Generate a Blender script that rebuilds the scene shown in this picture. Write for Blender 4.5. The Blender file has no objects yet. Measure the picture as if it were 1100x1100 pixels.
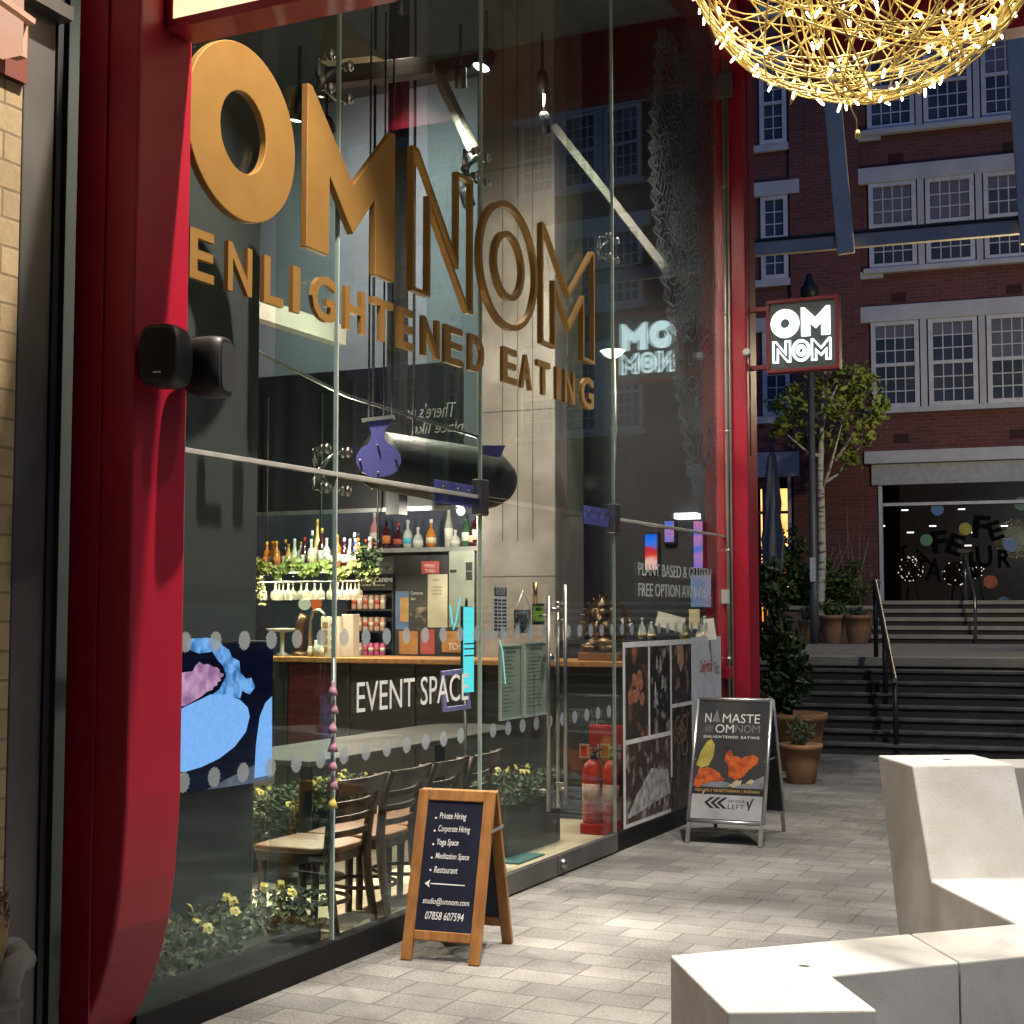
import bpy, bmesh, math, random
from mathutils import Vector, Matrix, noise
rnd = random.Random(7)
PI = math.pi
S = bpy.context.scene
COL = S.collection

# ------------------------------------------------------------------ camera
FPX = 1550.0                      # focal length in photo pixels (1100 px wide)
CAM = Vector((3.58, 0.0, 1.6))
PITCH = math.atan(108 / FPX)
YAW = math.atan(740 / FPX * math.cos(PITCH))
FW = Vector((-math.sin(YAW) * math.cos(PITCH), math.cos(YAW) * math.cos(PITCH), math.sin(PITCH)))
RT = Vector((math.cos(YAW), math.sin(YAW), 0))
UP = RT.cross(FW)
FH = Vector((-math.sin(YAW), math.cos(YAW), 0))
cd = bpy.data.cameras.new("camera")
cam = bpy.data.objects.new("camera", cd)
COL.objects.link(cam)
cam.matrix_world = Matrix(((RT.x, UP.x, -FW.x, CAM.x), (RT.y, UP.y, -FW.y, CAM.y), (RT.z, UP.z, -FW.z, CAM.z), (0, 0, 0, 1)))
cd.sensor_width = 36
cd.lens = 36 * FPX / 1100
cd.clip_start = 0.05
cd.clip_end = 500
S.camera = cam

# ------------------------------------------------------------------ world, sun, exposure
W = bpy.data.worlds.new("World")
S.world = W
W.use_nodes = True
wn = W.node_tree.nodes
bg = wn["Background"]
sky = wn.new("ShaderNodeTexSky")
sky.sky_type = 'NISHITA'
sky.sun_disc = False
sky.sun_elevation = math.radians(1.6)
sky.ozone_density = 5.0
sky.dust_density = 0.3
sky.sun_rotation = math.radians(300)
W.node_tree.links.new(sky.outputs[0], bg.inputs[0])
bg.inputs[1].default_value = 0.15
sd = bpy.data.lights.new("sun", 'SUN')
sd.energy = 0.4
sd.angle = math.radians(20)
sd.color = (0.27, 0.38, 1.0)
sun = bpy.data.objects.new("sun", sd)
COL.objects.link(sun)
sun.rotation_euler = (math.radians(52), 0, math.radians(24))
S.view_settings.view_transform = 'Standard'
S.view_settings.look = 'None'
S.view_settings.exposure = 0.12
S.view_settings.gamma = 1.0
S.render.engine = 'CYCLES'
cy = S.cycles
cy.use_denoising = True
cy.max_bounces = 8
cy.diffuse_bounces = 3
cy.glossy_bounces = 4
cy.transmission_bounces = 4
cy.transparent_max_bounces = 24
cy.sample_clamp_indirect = 4.0
cy.caustics_reflective = False
cy.caustics_refractive = False


# ------------------------------------------------------------------ ray helpers: where a sight line meets a real plane
def ray(px, py):
    return FW + RT * ((px - 550) / FPX) - UP * ((py - 550) / FPX)


def atx(px, py, x=0.0):
    d = ray(px, py)
    return CAM + d * ((x - CAM.x) / d.x)


def aty(px, py, y):
    d = ray(px, py)
    return CAM + d * ((y - CAM.y) / d.y)


def atz(px, py, z=0.0):
    d = ray(px, py)
    return CAM + d * ((z - CAM.z) / d.z)


def atd(px, py, dep):
    return CAM + ray(px, py) * dep


# ------------------------------------------------------------------ materials
MATS = {}


def nt(name):
    m = bpy.data.materials.new(name)
    m.use_nodes = True
    return m, m.node_tree, m.node_tree.nodes, m.node_tree.links, m.node_tree.nodes["Principled BSDF"]


def mat(name, c, rough=0.6, metal=0.0, c2=None, scale=8.0, bump=0.0, bscale=60.0, detail=4.0, spec=0.5, coat=0.0, stretch=None, ramp=(0.35, 0.65)):
    if name in MATS:
        return MATS[name]
    m, t, n, l, p = nt(name)
    p.inputs['Roughness'].default_value = rough
    p.inputs['Metallic'].default_value = metal
    p.inputs['Specular IOR Level'].default_value = spec
    p.inputs['Coat Weight'].default_value = coat
    if c2 is None:
        c2 = tuple(x * 0.82 for x in c)
    tc = n.new('ShaderNodeTexCoord')
    vec = tc.outputs['Object']
    if stretch:
        mp = n.new('ShaderNodeMapping')
        mp.inputs['Scale'].default_value = stretch
        l.new(vec, mp.inputs[0])
        vec = mp.outputs[0]
    nz = n.new('ShaderNodeTexNoise')
    nz.inputs['Scale'].default_value = scale
    nz.inputs['Detail'].default_value = detail
    l.new(vec, nz.inputs['Vector'])
    cr = n.new('ShaderNodeValToRGB')
    cr.color_ramp.elements[0].position, cr.color_ramp.elements[1].position = ramp
    cr.color_ramp.elements[0].color = (*c, 1)
    cr.color_ramp.elements[1].color = (*c2, 1)
    l.new(nz.outputs[0], cr.inputs[0])
    l.new(cr.outputs[0], p.inputs['Base Color'])
    rr = n.new('ShaderNodeMapRange')
    rr.inputs['To Min'].default_value = max(0.02, rough - 0.08)
    rr.inputs['To Max'].default_value = min(1, rough + 0.08)
    l.new(nz.outputs[0], rr.inputs[0])
    l.new(rr.outputs[0], p.inputs['Roughness'])
    if bump > 0:
        b = n.new('ShaderNodeTexNoise')
        b.inputs['Scale'].default_value = bscale
        b.inputs['Detail'].default_value = 6
        l.new(vec, b.inputs['Vector'])
        bp = n.new('ShaderNodeBump')
        bp.inputs['Strength'].default_value = bump
        bp.inputs['Distance'].default_value = 0.01
        l.new(b.outputs[0], bp.inputs['Height'])
        l.new(bp.outputs[0], p.inputs['Normal'])
    MATS[name] = m
    return m


def emit(name, c, strength, c2=None, scale=5.0):
    if name in MATS:
        return MATS[name]
    m, t, n, l, p = nt(name)
    n.remove(p)
    e = n.new('ShaderNodeEmission')
    e.inputs[0].default_value = (*c, 1)
    e.inputs[1].default_value = strength
    if c2:
        tc = n.new('ShaderNodeTexCoord')
        nz = n.new('ShaderNodeTexNoise')
        nz.inputs['Scale'].default_value = scale
        nz.inputs['Detail'].default_value = 5
        l.new(tc.outputs['Object'], nz.inputs['Vector'])
        cr = n.new('ShaderNodeValToRGB')
        cr.color_ramp.elements[0].position, cr.color_ramp.elements[1].position = (0.38, 0.62)
        cr.color_ramp.elements[0].color = (*c, 1)
        cr.color_ramp.elements[1].color = (*c2, 1)
        l.new(nz.outputs[0], cr.inputs[0])
        l.new(cr.outputs[0], e.inputs[0])
    l.new(e.outputs[0], n['Material Output'].inputs[0])
    MATS[name] = m
    return m


def glass(name, tint=(0.95, 0.98, 0.97), ior=1.45, gain=1.0):
    m, t, n, l, p = nt(name)
    n.remove(p)
    tr = n.new('ShaderNodeBsdfTransparent')
    tr.inputs[0].default_value = (*tint, 1)
    gl = n.new('ShaderNodeBsdfGlossy')
    gl.inputs['Roughness'].default_value = 0.0
    gl.inputs[0].default_value = (0.8, 0.97, 1.0, 1)
    fr = n.new('ShaderNodeLayerWeight')       # facing term of a two-sided Schlick reflectance
    fr.inputs[0].default_value = 0.5
    pw = n.new('ShaderNodeMath')
    pw.operation = 'POWER'
    pw.inputs[1].default_value = 5.0
    l.new(fr.outputs['Facing'], pw.inputs[0])
    r0 = ((ior - 1) / (ior + 1)) ** 2
    mu = n.new('ShaderNodeMath')
    mu.operation = 'MULTIPLY_ADD'
    mu.use_clamp = True
    mu.inputs[1].default_value = (1 - r0) * gain
    mu.inputs[2].default_value = r0 * gain
    l.new(pw.outputs[0], mu.inputs[0])
    mx = n.new('ShaderNodeMixShader')
    l.new(mu.outputs[0], mx.inputs[0])
    l.new(tr.outputs[0], mx.inputs[1])
    l.new(gl.outputs[0], mx.inputs[2])
    l.new(mx.outputs[0], n['Material Output'].inputs[0])
    return m


def brick(name, c1, c2, mortar, bw, bh, msize=0.008, coord='xz', rough=0.85, bump=0.4, off=0.5, nscale=30, patch=0.25, pscale=0.6, freq=2):
    m, t, n, l, p = nt(name)
    tc = n.new('ShaderNodeTexCoord')
    sp = n.new('ShaderNodeSeparateXYZ')
    l.new(tc.outputs['Object'], sp.inputs[0])
    cb = n.new('ShaderNodeCombineXYZ')
    a, b = {'xz': (0, 2), 'yz': (1, 2), 'xy': (0, 1), 'yx': (1, 0)}[coord]
    l.new(sp.outputs[a], cb.inputs[0])
    l.new(sp.outputs[b], cb.inputs[1])
    br = n.new('ShaderNodeTexBrick')
    br.offset = off
    br.offset_frequency = freq
    br.inputs['Scale'].default_value = 1
    br.inputs['Color1'].default_value = (*c1, 1)
    br.inputs['Color2'].default_value = (*c2, 1)
    br.inputs['Mortar'].default_value = (*mortar, 1)
    br.inputs['Mortar Size'].default_value = msize
    br.inputs['Mortar Smooth'].default_value = 0.3
    br.inputs['Brick Width'].default_value = bw
    br.inputs['Row Height'].default_value = bh
    l.new(cb.outputs[0], br.inputs['Vector'])
    nz = n.new('ShaderNodeTexNoise')
    nz.inputs['Scale'].default_value = nscale
    nz.inputs['Detail'].default_value = 8
    nz.inputs['Roughness'].default_value = 0.7
    l.new(tc.outputs['Object'], nz.inputs['Vector'])
    n2 = n.new('ShaderNodeTexNoise')
    n2.inputs['Scale'].default_value = pscale
    n2.inputs['Detail'].default_value = 5
    l.new(tc.outputs['Object'], n2.inputs['Vector'])
    ad = n.new('ShaderNodeMath')
    ad.operation = 'ADD'
    l.new(nz.outputs[0], ad.inputs[0])
    l.new(n2.outputs[0], ad.inputs[1])
    mr = n.new('ShaderNodeMapRange')
    mr.inputs['From Min'].default_value = 0.6
    mr.inputs['From Max'].default_value = 1.4
    mr.inputs['To Min'].default_value = 1 - patch
    mr.inputs['To Max'].default_value = 1 + patch
    l.new(ad.outputs[0], mr.inputs[0])
    mx = n.new('ShaderNodeMix')
    mx.data_type = 'RGBA'
    mx.blend_type = 'MULTIPLY'
    mx.inputs[0].default_value = 1
    l.new(br.outputs[0], mx.inputs[6])
    l.new(mr.outputs[0], mx.inputs[7])
    l.new(mx.outputs[2], p.inputs['Base Color'])
    p.inputs['Roughness'].default_value = rough
    sb = n.new('ShaderNodeMath')
    sb.operation = 'MULTIPLY_ADD'
    sb.inputs[1].default_value = -1.0
    l.new(br.outputs['Fac'], sb.inputs[0])
    l.new(nz.outputs[0], sb.inputs[2])
    bp = n.new('ShaderNodeBump')
    bp.inputs['Strength'].default_value = bump
    bp.inputs['Distance'].default_value = 0.006
    l.new(sb.outputs[0], bp.inputs['Height'])
    l.new(bp.outputs[0], p.inputs['Normal'])
    MATS[name] = m
    return m


# ------------------------------------------------------------------ mesh collector
class M:
    def __init__(s):
        s.b = bmesh.new()

    def poly(s, pts):
        try:
            return s.b.faces.new([s.b.verts.new(p) for p in pts])
        except ValueError:
            return None

    def box(s, lo, hi):
        x0, y0, z0 = lo
        x1, y1, z1 = hi
        v = [s.b.verts.new(p) for p in ((x0, y0, z0), (x1, y0, z0), (x1, y1, z0), (x0, y1, z0), (x0, y0, z1), (x1, y0, z1), (x1, y1, z1), (x0, y1, z1))]
        for f in ((3, 2, 1, 0), (4, 5, 6, 7), (0, 1, 5, 4), (1, 2, 6, 5), (2, 3, 7, 6), (3, 0, 4, 7)):
            s.b.faces.new([v[i] for i in f])
        return s

    def obox(s, c, ax, ay, az):
        """box about c with half-axis vectors"""
        c, ax, ay, az = Vector(c), Vector(ax), Vector(ay), Vector(az)
        v = [s.b.verts.new(c + ax * i + ay * j + az * k) for i, j, k in ((-1, -1, -1), (1, -1, -1), (1, 1, -1), (-1, 1, -1), (-1, -1, 1), (1, -1, 1), (1, 1, 1), (-1, 1, 1))]
        fs = [s.b.faces.new([v[i] for i in f]) for f in ((3, 2, 1, 0), (4, 5, 6, 7), (0, 1, 5, 4), (1, 2, 6, 5), (2, 3, 7, 6), (3, 0, 4, 7))]
        bmesh.ops.recalc_face_normals(s.b, faces=fs)
        return s

    def bar(s, p0, p1, w, h, up=(0, 0, 1)):
        p0, p1, up = Vector(p0), Vector(p1), Vector(up)
        d = (p1 - p0)
        a = d.normalized().cross(up)
        if a.length < 1e-4:
            a = Vector((1, 0, 0))
        a.normalize()
        u = a.cross(d.normalized())
        return s.obox((p0 + p1) / 2, d / 2, a * w / 2, u * h / 2)

    def tube(s, pts, r, seg=8, cap=True, closed=False):
        pts = [Vector(p) for p in pts]
        n = len(pts)
        rr = r if isinstance(r, (list, tuple)) else [r] * n
        rings = []
        nrm = None
        for i, p in enumerate(pts):
            if closed:
                d = pts[(i + 1) % n] - pts[i - 1]
            else:
                d = pts[min(i + 1, n - 1)] - pts[max(i - 1, 0)]
            d.normalize()
            if nrm is None:
                nrm = d.orthogonal().normalized()
            else:
                nrm = (nrm - d * nrm.dot(d))
                nrm = nrm.normalized() if nrm.length > 1e-5 else d.orthogonal().normalized()
            b = d.cross(nrm)
            rings.append([s.b.verts.new(p + (nrm * math.cos(2 * PI * k / seg) + b * math.sin(2 * PI * k / seg)) * rr[i]) for k in range(seg)])
        for i in range(n if closed else n - 1):
            A, B = rings[i], rings[(i + 1) % n]
            for k in range(seg):
                f = s.b.faces.new((A[k], A[(k + 1) % seg], B[(k + 1) % seg], B[k]))
                f.smooth = True
        if cap and not closed:
            s.b.faces.new(rings[0][::-1])
            s.b.faces.new(rings[-1])
        return s

    def cyl(s, p0, p1, r, r2=None, seg=16):
        return s.tube([p0, p1], [r, r if r2 is None else r2], seg)

    def lathe(s, c, prof, seg=20, axis=(0, 0, 1)):
        """profile of (r, h) about a point c along axis"""
        c, ax = Vector(c), Vector(axis).normalized()
        a = ax.orthogonal().normalized()
        b = ax.cross(a)
        rings = [[s.b.verts.new(c + ax * h + (a * math.cos(2 * PI * k / seg) + b * math.sin(2 * PI * k / seg)) * max(r, 1e-4)) for k in range(seg)] for r, h in prof]
        fs = []
        for A, B in zip(rings, rings[1:]):
            for k in range(seg):
                f = s.b.faces.new((A[k], A[(k + 1) % seg], B[(k + 1) % seg], B[k]))
                f.smooth = True
                fs.append(f)
        fs.append(s.b.faces.new(rings[0][::-1]))
        fs.append(s.b.faces.new(rings[-1]))
        return s

    def ball(s, c, r, seg=12, sc=(1, 1, 1)):
        m = Matrix.Translation(c) @ Matrix.Diagonal((*[r * k for k in sc], 1))
        g = bmesh.ops.create_uvsphere(s.b, u_segments=seg, v_segments=max(6, seg * 2 // 3), radius=1, matrix=m)
        for v in g['verts']:
            for f in v.link_faces:
                f.smooth = True
        return s

    def prism(s, pts, d):
        """closed polygon (3-D points) extruded by vector d"""
        d = Vector(d)
        pts = [Vector(p) for p in pts]
        a = [s.b.verts.new(p) for p in pts]
        b = [s.b.verts.new(p + d) for p in pts]
        n = len(a)
        fs = [s.b.faces.new(a[::-1]), s.b.faces.new(b)]
        for i in range(n):
            fs.append(s.b.faces.new((a[i], a[(i + 1) % n], b[(i + 1) % n], b[i])))
        bmesh.ops.recalc_face_normals(s.b, faces=fs)
        return s

    def ringprism(s, outer, inner, d):
        d = Vector(d)
        n = len(outer)
        o0 = [s.b.verts.new(Vector(p)) for p in outer]
        i0 = [s.b.verts.new(Vector(p)) for p in inner]
        o1 = [s.b.verts.new(Vector(p) + d) for p in outer]
        i1 = [s.b.verts.new(Vector(p) + d) for p in inner]
        fs = []
        for k in range(n):
            j = (k + 1) % n
            for q in ((o0[k], o0[j], i0[j], i0[k]), (o1[j], o1[k], i1[k], i1[j]), (o0[j], o0[k], o1[k], o1[j]), (i0[k], i0[j], i1[j], i1[k])):
                fs.append(s.b.faces.new(q))
        bmesh.ops.recalc_face_normals(s.b, faces=fs)
        return s

    def leaf(s, p, size, n=None, w=0.55):
        n = Vector(n) if n is not None else Vector((rnd.gauss(0, 1), rnd.gauss(0, 1), rnd.gauss(0, 1)))
        n.normalize()
        a = n.orthogonal().normalized()
        a = Matrix.Rotation(rnd.uniform(0, 2 * PI), 3, n) @ a
        b = n.cross(a)
        p = Vector(p)
        v = [s.b.verts.new(q) for q in (p - a * size * .5, p + b * size * w * .5 + n * size * .08, p + a * size * .5 - n * size * .1, p - b * size * w * .5 + n * size * .08)]
        s.b.faces.new((v[0], v[1], v[2]))
        s.b.faces.new((v[0], v[2], v[3]))
        return s

    def mesh_in(s, me, mtx):
        vs = [s.b.verts.new(mtx @ v.co) for v in me.vertices]
        for p in me.polygons:
            try:
                s.b.faces.new([vs[i] for i in p.vertices])
            except ValueError:
                pass
        return s

    def text(s, body, o, right, up, height=None, width=None, depth=0.002, bold=0.0, shear=0.0, center=False, spacing=1.0, mirror=False):
        """lettering in the plane (right, up) with its lower-left (or centre) at o; height = cap height of the box"""
        c = bpy.data.curves.new("lettering", 'FONT')
        c.body = body
        c.size = 1
        c.offset = bold
        c.shear = shear
        c.space_character = spacing
        c.resolution_u = 3
        c.extrude = 0.5
        ob = bpy.data.objects.new("lettering", c)
        COL.objects.link(ob)
        dg = bpy.context.evaluated_depsgraph_get()
        me = bpy.data.meshes.new_from_object(ob.evaluated_get(dg))
        bpy.data.objects.remove(ob)
        bpy.data.curves.remove(c)
        xs = [v.co.x for v in me.vertices]
        ys = [v.co.y for v in me.vertices]
        x0, x1, y0, y1 = min(xs), max(xs), min(ys), max(ys)
        sy = height / (y1 - y0) if height else width / (x1 - x0)
        sx = width / (x1 - x0) if width else sy
        right, up, o = Vector(right).normalized(), Vector(up).normalized(), Vector(o)
        n = right.cross(up)
        cx, cy_ = ((x0 + x1) / 2, (y0 + y1) / 2) if center else (x0, y0)
        if mirror:
            for v in me.vertices:
                v.co.x = x0 + x1 - v.co.x
        vs = [s.b.verts.new(o + right * (v.co.x - cx) * sx + up * (v.co.y - cy_) * sy + n * (v.co.z + .5) * depth) for v in me.vertices]
        for p in me.polygons:
            try:
                s.b.faces.new([vs[i] for i in p.vertices])
            except ValueError:
                pass
        bpy.data.meshes.remove(me)
        return s

    def build(s, name, m, parent=None, world=False, bevel=0.0, smooth=False, label=None):
        b = s.b
        if world and parent is not None:
            bmesh.ops.transform(b, matrix=rootm(parent).inverted(), verts=b.verts)
        loc = Vector((0, 0, 0))
        if parent is None and b.verts:
            lo = [min(v.co[i] for v in b.verts) for i in range(3)]
            hi = [max(v.co[i] for v in b.verts) for i in range(3)]
            loc = Vector(((lo[0] + hi[0]) / 2, (lo[1] + hi[1]) / 2, lo[2]))
            bmesh.ops.translate(b, vec=-loc, verts=b.verts)
        if smooth:
            for f in b.faces:
                f.smooth = True
        me = bpy.data.meshes.new(name)
        b.to_mesh(me)
        b.free()
        o = bpy.data.objects.new(name, me)
        COL.objects.link(o)
        o.location = loc
        if m:
            me.materials.append(m)
        if parent:
            o.parent = parent
        if bevel > 0:
            md = o.modifiers.new("edge", 'BEVEL')
            md.width = bevel
            md.segments = 2
            md.limit_method = 'ANGLE'
            md.angle_limit = math.radians(40)
        if label:
            o['label'] = label
        return o


def rootm(o):
    m = Matrix.Identity(4)
    while o is not None:
        m = o.matrix_basis @ m
        o = o.parent
    return m


def tag(o, label, cat, group=None, kind=None):
    if label:
        o['label'] = label
    if cat:
        o['category'] = cat
    if group:
        o['group'] = group
    if kind:
        o['kind'] = kind
    return o


def thing(name, label, cat, loc=(0, 0, 0), rz=0.0, group=None):
    o = bpy.data.objects.new(name, None)
    o.empty_display_size = 0.1
    COL.objects.link(o)
    o.location = loc
    o.rotation_euler = (0, 0, rz)
    o.matrix_basis = Matrix.Translation(loc) @ Matrix.Rotation(rz, 4, 'Z')
    return tag(o, label, cat, group)


def dup(root, loc, rz=None, label=None, group=None, scale=None):
    def cp(o, par):
        c = o.copy()
        COL.objects.link(c)
        if par:
            c.parent = par
        for ch in [x for x in bpy.data.objects if x.parent == o and x != c]:
            cp(ch, c)
        return c
    r = cp(root, None)
    r.location = loc
    if rz is not None:
        r.rotation_euler = (0, 0, rz)
    if scale:
        r.scale = scale
    if label:
        r['label'] = label
    if group:
        r['group'] = group
    return r


def structure(o):
    o['kind'] = 'structure'
    return o


X, Y, Z = Vector((1, 0, 0)), Vector((0, 1, 0)), Vector((0, 0, 1))


def circ(c, a, b, r, n=40, r2=None):
    c, a, b = Vector(c), Vector(a), Vector(b)
    r2 = r if r2 is None else r2
    return [c + a * math.cos(2 * PI * k / n) * r + b * math.sin(2 * PI * k / n) * r2 for k in range(n)]


def inset(pts, t):
    """inward offset of a 2-D polygon given clockwise or not"""
    n = len(pts)
    area = sum(pts[i][0] * pts[(i + 1) % n][1] - pts[(i + 1) % n][0] * pts[i][1] for i in range(n))
    sg = 1 if area > 0 else -1
    out = []
    for i in range(n):
        p0, p1, p2 = Vector(pts[i - 1]), Vector(pts[i]), Vector(pts[(i + 1) % n])
        d1, d2 = (p1 - p0).normalized(), (p2 - p1).normalized()
        n1, n2 = Vector((-d1.y, d1.x)) * sg, Vector((-d2.y, d2.x)) * sg
        bis = n1 + n2
        if bis.length < 1e-5:
            bis = n1.copy()
        bis.normalize()
        k = min(2.6, 1 / max(0.2, bis.dot(n1)))
        out.append(p1 + bis * t * k)
    return out


# ------------------------------------------------------------------ palette
red = mat('red_paint', (0.38, 0.008, 0.03), 0.4, c2=(0.32, 0.006, 0.025), scale=3, bump=0.06, bscale=220)
dark = mat('dark_metal', (0.018, 0.019, 0.02), 0.4, c2=(0.026, 0.027, 0.028), scale=4)
black = mat('black_paint', (0.01, 0.01, 0.011), 0.5)
greymetal = mat('grey_metal', (0.16, 0.155, 0.15), 0.4, 0.5, c2=(0.11, 0.105, 0.1), scale=2, bump=0.03)
chrome = mat('brushed_steel', (0.42, 0.4, 0.37), 0.3, 1.0, scale=10)
alum = mat('satin_aluminium', (0.6, 0.6, 0.6), 0.35, 0.9, scale=10)
gold = mat('gold_lettering', (0.36, 0.205, 0.06), 0.45, 0.4, c2=(0.32, 0.175, 0.048), scale=6, bump=0.03, bscale=300)
concrete = mat('concrete', (0.31, 0.292, 0.27), 0.85, c2=(0.225, 0.21, 0.195), scale=3, bump=0.25, bscale=25)
white = mat('white_vinyl', (0.68, 0.69, 0.67), 0.6)
panel = mat('dark_panel', (0.052, 0.06, 0.058), 0.6, c2=(0.043, 0.05, 0.049), scale=2)
greyplaster = mat('grey_plaster', (0.2, 0.205, 0.2), 0.9, c2=(0.15, 0.155, 0.155), scale=0.8, bump=0.1)
darkwall = mat('dark_wall', (0.03, 0.031, 0.034), 0.7, c2=(0.022, 0.022, 0.026), scale=1.5)
oak = mat('oak', (0.42, 0.22, 0.085), 0.45, c2=(0.28, 0.13, 0.045), scale=5, stretch=(4, 4, 0.5), detail=8, bump=0.1)
walnut = mat('chair_wood', (0.05, 0.025, 0.013), 0.4, c2=(0.03, 0.016, 0.009), scale=7, stretch=(1, 1, 3), detail=6)
seatwood = mat('seat_wood', (0.2, 0.1, 0.05), 0.35, c2=(0.14, 0.065, 0.03), scale=6, stretch=(1, 5, 1), detail=6)
bluegrey = mat('lilac_metal', (0.12, 0.12, 0.42), 0.4, c2=(0.095, 0.095, 0.35), scale=3)
leafm = mat('leaf_green', (0.055, 0.1, 0.022), 0.5, c2=(0.11, 0.16, 0.035), scale=9)
leafdark = mat('leaf_dark', (0.025, 0.05, 0.018), 0.5, c2=(0.05, 0.085, 0.03), scale=7)
leafgrey = mat('leaf_grey_green', (0.045, 0.075, 0.035), 0.6, c2=(0.1, 0.125, 0.06), scale=9)
yellow = mat('yellow_petal', (0.62, 0.5, 0.08), 0.6, c2=(0.7, 0.65, 0.25), scale=20)
terracotta = mat('terracotta', (0.36, 0.19, 0.09), 0.85, c2=(0.27, 0.14, 0.07), scale=5, bump=0.2, bscale=30)
soil = mat('soil', (0.03, 0.022, 0.015), 0.95, bump=0.5)
bark = mat('birch_bark', (0.6, 0.55, 0.42), 0.8, c2=(0.1, 0.085, 0.06), scale=6, stretch=(1, 1, 3.5), ramp=(0.52, 0.66))
pale = mat('pale_concrete', (0.66, 0.645, 0.61), 0.78, c2=(0.575, 0.56, 0.525), scale=4, bump=0.2, bscale=120, detail=9)
def weathered(m, pit_scale=55, pit=.035, stain=(.8, .78, .72), spots=False):
    t = m.node_tree
    n, l = t.nodes, t.links
    p = n['Principled BSDF']
    src = p.inputs['Base Color'].links[0].from_socket
    tc = n.new('ShaderNodeTexCoord')
    vo = n.new('ShaderNodeTexVoronoi')
    vo.inputs['Scale'].default_value = pit_scale
    vo.inputs['Randomness'].default_value = 1
    l.new(tc.outputs['Object'], vo.inputs['Vector'])
    a = n.new('ShaderNodeMapRange')
    a.inputs['From Min'].default_value = pit
    a.inputs['From Max'].default_value = pit * 1.6
    a.inputs['To Min'].default_value = .45
    a.inputs['To Max'].default_value = 1
    l.new(vo.outputs['Distance'], a.inputs[0])
    # only some of the cells carry a mark
    g = n.new('ShaderNodeMath')
    g.operation = 'GREATER_THAN'
    g.inputs[1].default_value = .78
    sp_ = n.new('ShaderNodeSeparateColor')
    l.new(vo.outputs['Color'], sp_.inputs[0])
    l.new(sp_.outputs[0], g.inputs[0])
    mx0 = n.new('ShaderNodeMix')
    mx0.inputs[2].default_value = 1.0
    l.new(g.outputs[0], mx0.inputs[0])
    l.new(a.outputs[0], mx0.inputs[3])
    nz = n.new('ShaderNodeTexNoise')
    nz.inputs['Scale'].default_value = 2.3
    nz.inputs['Detail'].default_value = 7
    nz.inputs['Roughness'].default_value = .65
    l.new(tc.outputs['Object'], nz.inputs['Vector'])
    cr = n.new('ShaderNodeValToRGB')
    cr.color_ramp.elements[0].position, cr.color_ramp.elements[1].position = .36, .58
    cr.color_ramp.elements[0].color = (*stain, 1)
    cr.color_ramp.elements[1].color = (1, 1, 1, 1)
    l.new(nz.outputs[0], cr.inputs[0])
    m1 = n.new('ShaderNodeMix')
    m1.data_type = 'RGBA'
    m1.blend_type = 'MULTIPLY'
    m1.inputs[0].default_value = 1
    l.new(src, m1.inputs[6])
    l.new(cr.outputs[0], m1.inputs[7])
    m2 = n.new('ShaderNodeMix')
    m2.data_type = 'RGBA'
    m2.blend_type = 'MULTIPLY'
    m2.inputs[0].default_value = 1
    l.new(m1.outputs[2], m2.inputs[6])
    l.new(mx0.outputs[0], m2.inputs[7])
    l.new(m2.outputs[2], p.inputs['Base Color'])


weathered(pale, 38, .05, (.86, .84, .8))
weathered(concrete, 20, .04, (.82, .8, .76))
GL = glass('shop_glass', (0.955, 0.975, 0.968))
GF = glass('fin_glass', (0.82, 0.9, 0.87))
edgeglass = mat('glass_edge', (0.4, 0.52, 0.48), 0.25, scale=3)

# ================================================================== SETTING
# paving: one sheet to the horizon
paving_m = brick('paving_blocks', (0.25, 0.242, 0.226), (0.172, 0.168, 0.164), (0.135, 0.13, 0.124), 0.285, 0.2, 0.005, 'xy', 0.88, 0.9, 0.43, 75, 0.85, 1.1, 3)
weathered(paving_m, 3.2, .045, (.78, .77, .75))
g = M()
g.poly(((-60, -40, 0), (90, -40, 0), (90, 110, 0), (-60, 110, 0)))
o = g.build('paving', paving_m)
structure(o)

# ---- frame of the far side of the square (turned a little against the shop front)
TH = math.radians(19.8)
E1 = RT * math.cos(TH) - FH * math.sin(TH)
EN = -(RT * math.sin(TH) + FH * math.cos(TH))
B0 = Vector((CAM.x, CAM.y, 0)) + RT * (0.245 * 29) + FH * 29
BANG = math.atan2(E1.y, E1.x)


def bw(px, py, w=0.0):
    """(u, z) where a sight line meets the plane w metres in front of the far building"""
    d = ray(px, py)
    t = ((B0 + EN * w) - CAM).dot(EN) / d.dot(EN)
    p = CAM + d * t
    return (p - B0).dot(E1), p.z


def bp(u, w, z):
    return B0 + E1 * u + EN * w + Z * z


def wof(p):
    return (p - B0).dot(EN)


W_STAIR0 = wof(atz(960, 812, 0))
W_STAIR1 = wof(atz(960, 707, 1.03))
W_TERR_BACK = wof(atz(960, 691, 1.03))
ZT = 1.03
ZU = 1.83
stone = mat('terrace_stone', (0.3, 0.28, 0.235), 0.85, c2=(0.23, 0.215, 0.185), scale=3, bump=0.2)
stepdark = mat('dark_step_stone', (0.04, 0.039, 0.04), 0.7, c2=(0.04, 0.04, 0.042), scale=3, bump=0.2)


def fb(m, u0, u1, w0, w1, z0, z1):
    """box in far frame, local coordinates (u, -w, z)"""
    return m.box((u0, -w1, z0), (u1, -w0, z1))


def fthing(name, label, cat, u=0, w=0, z=0, group=None, rot=0.0):
    return thing(name, label, cat, bp(u, w, z), BANG + rot, group)


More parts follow.
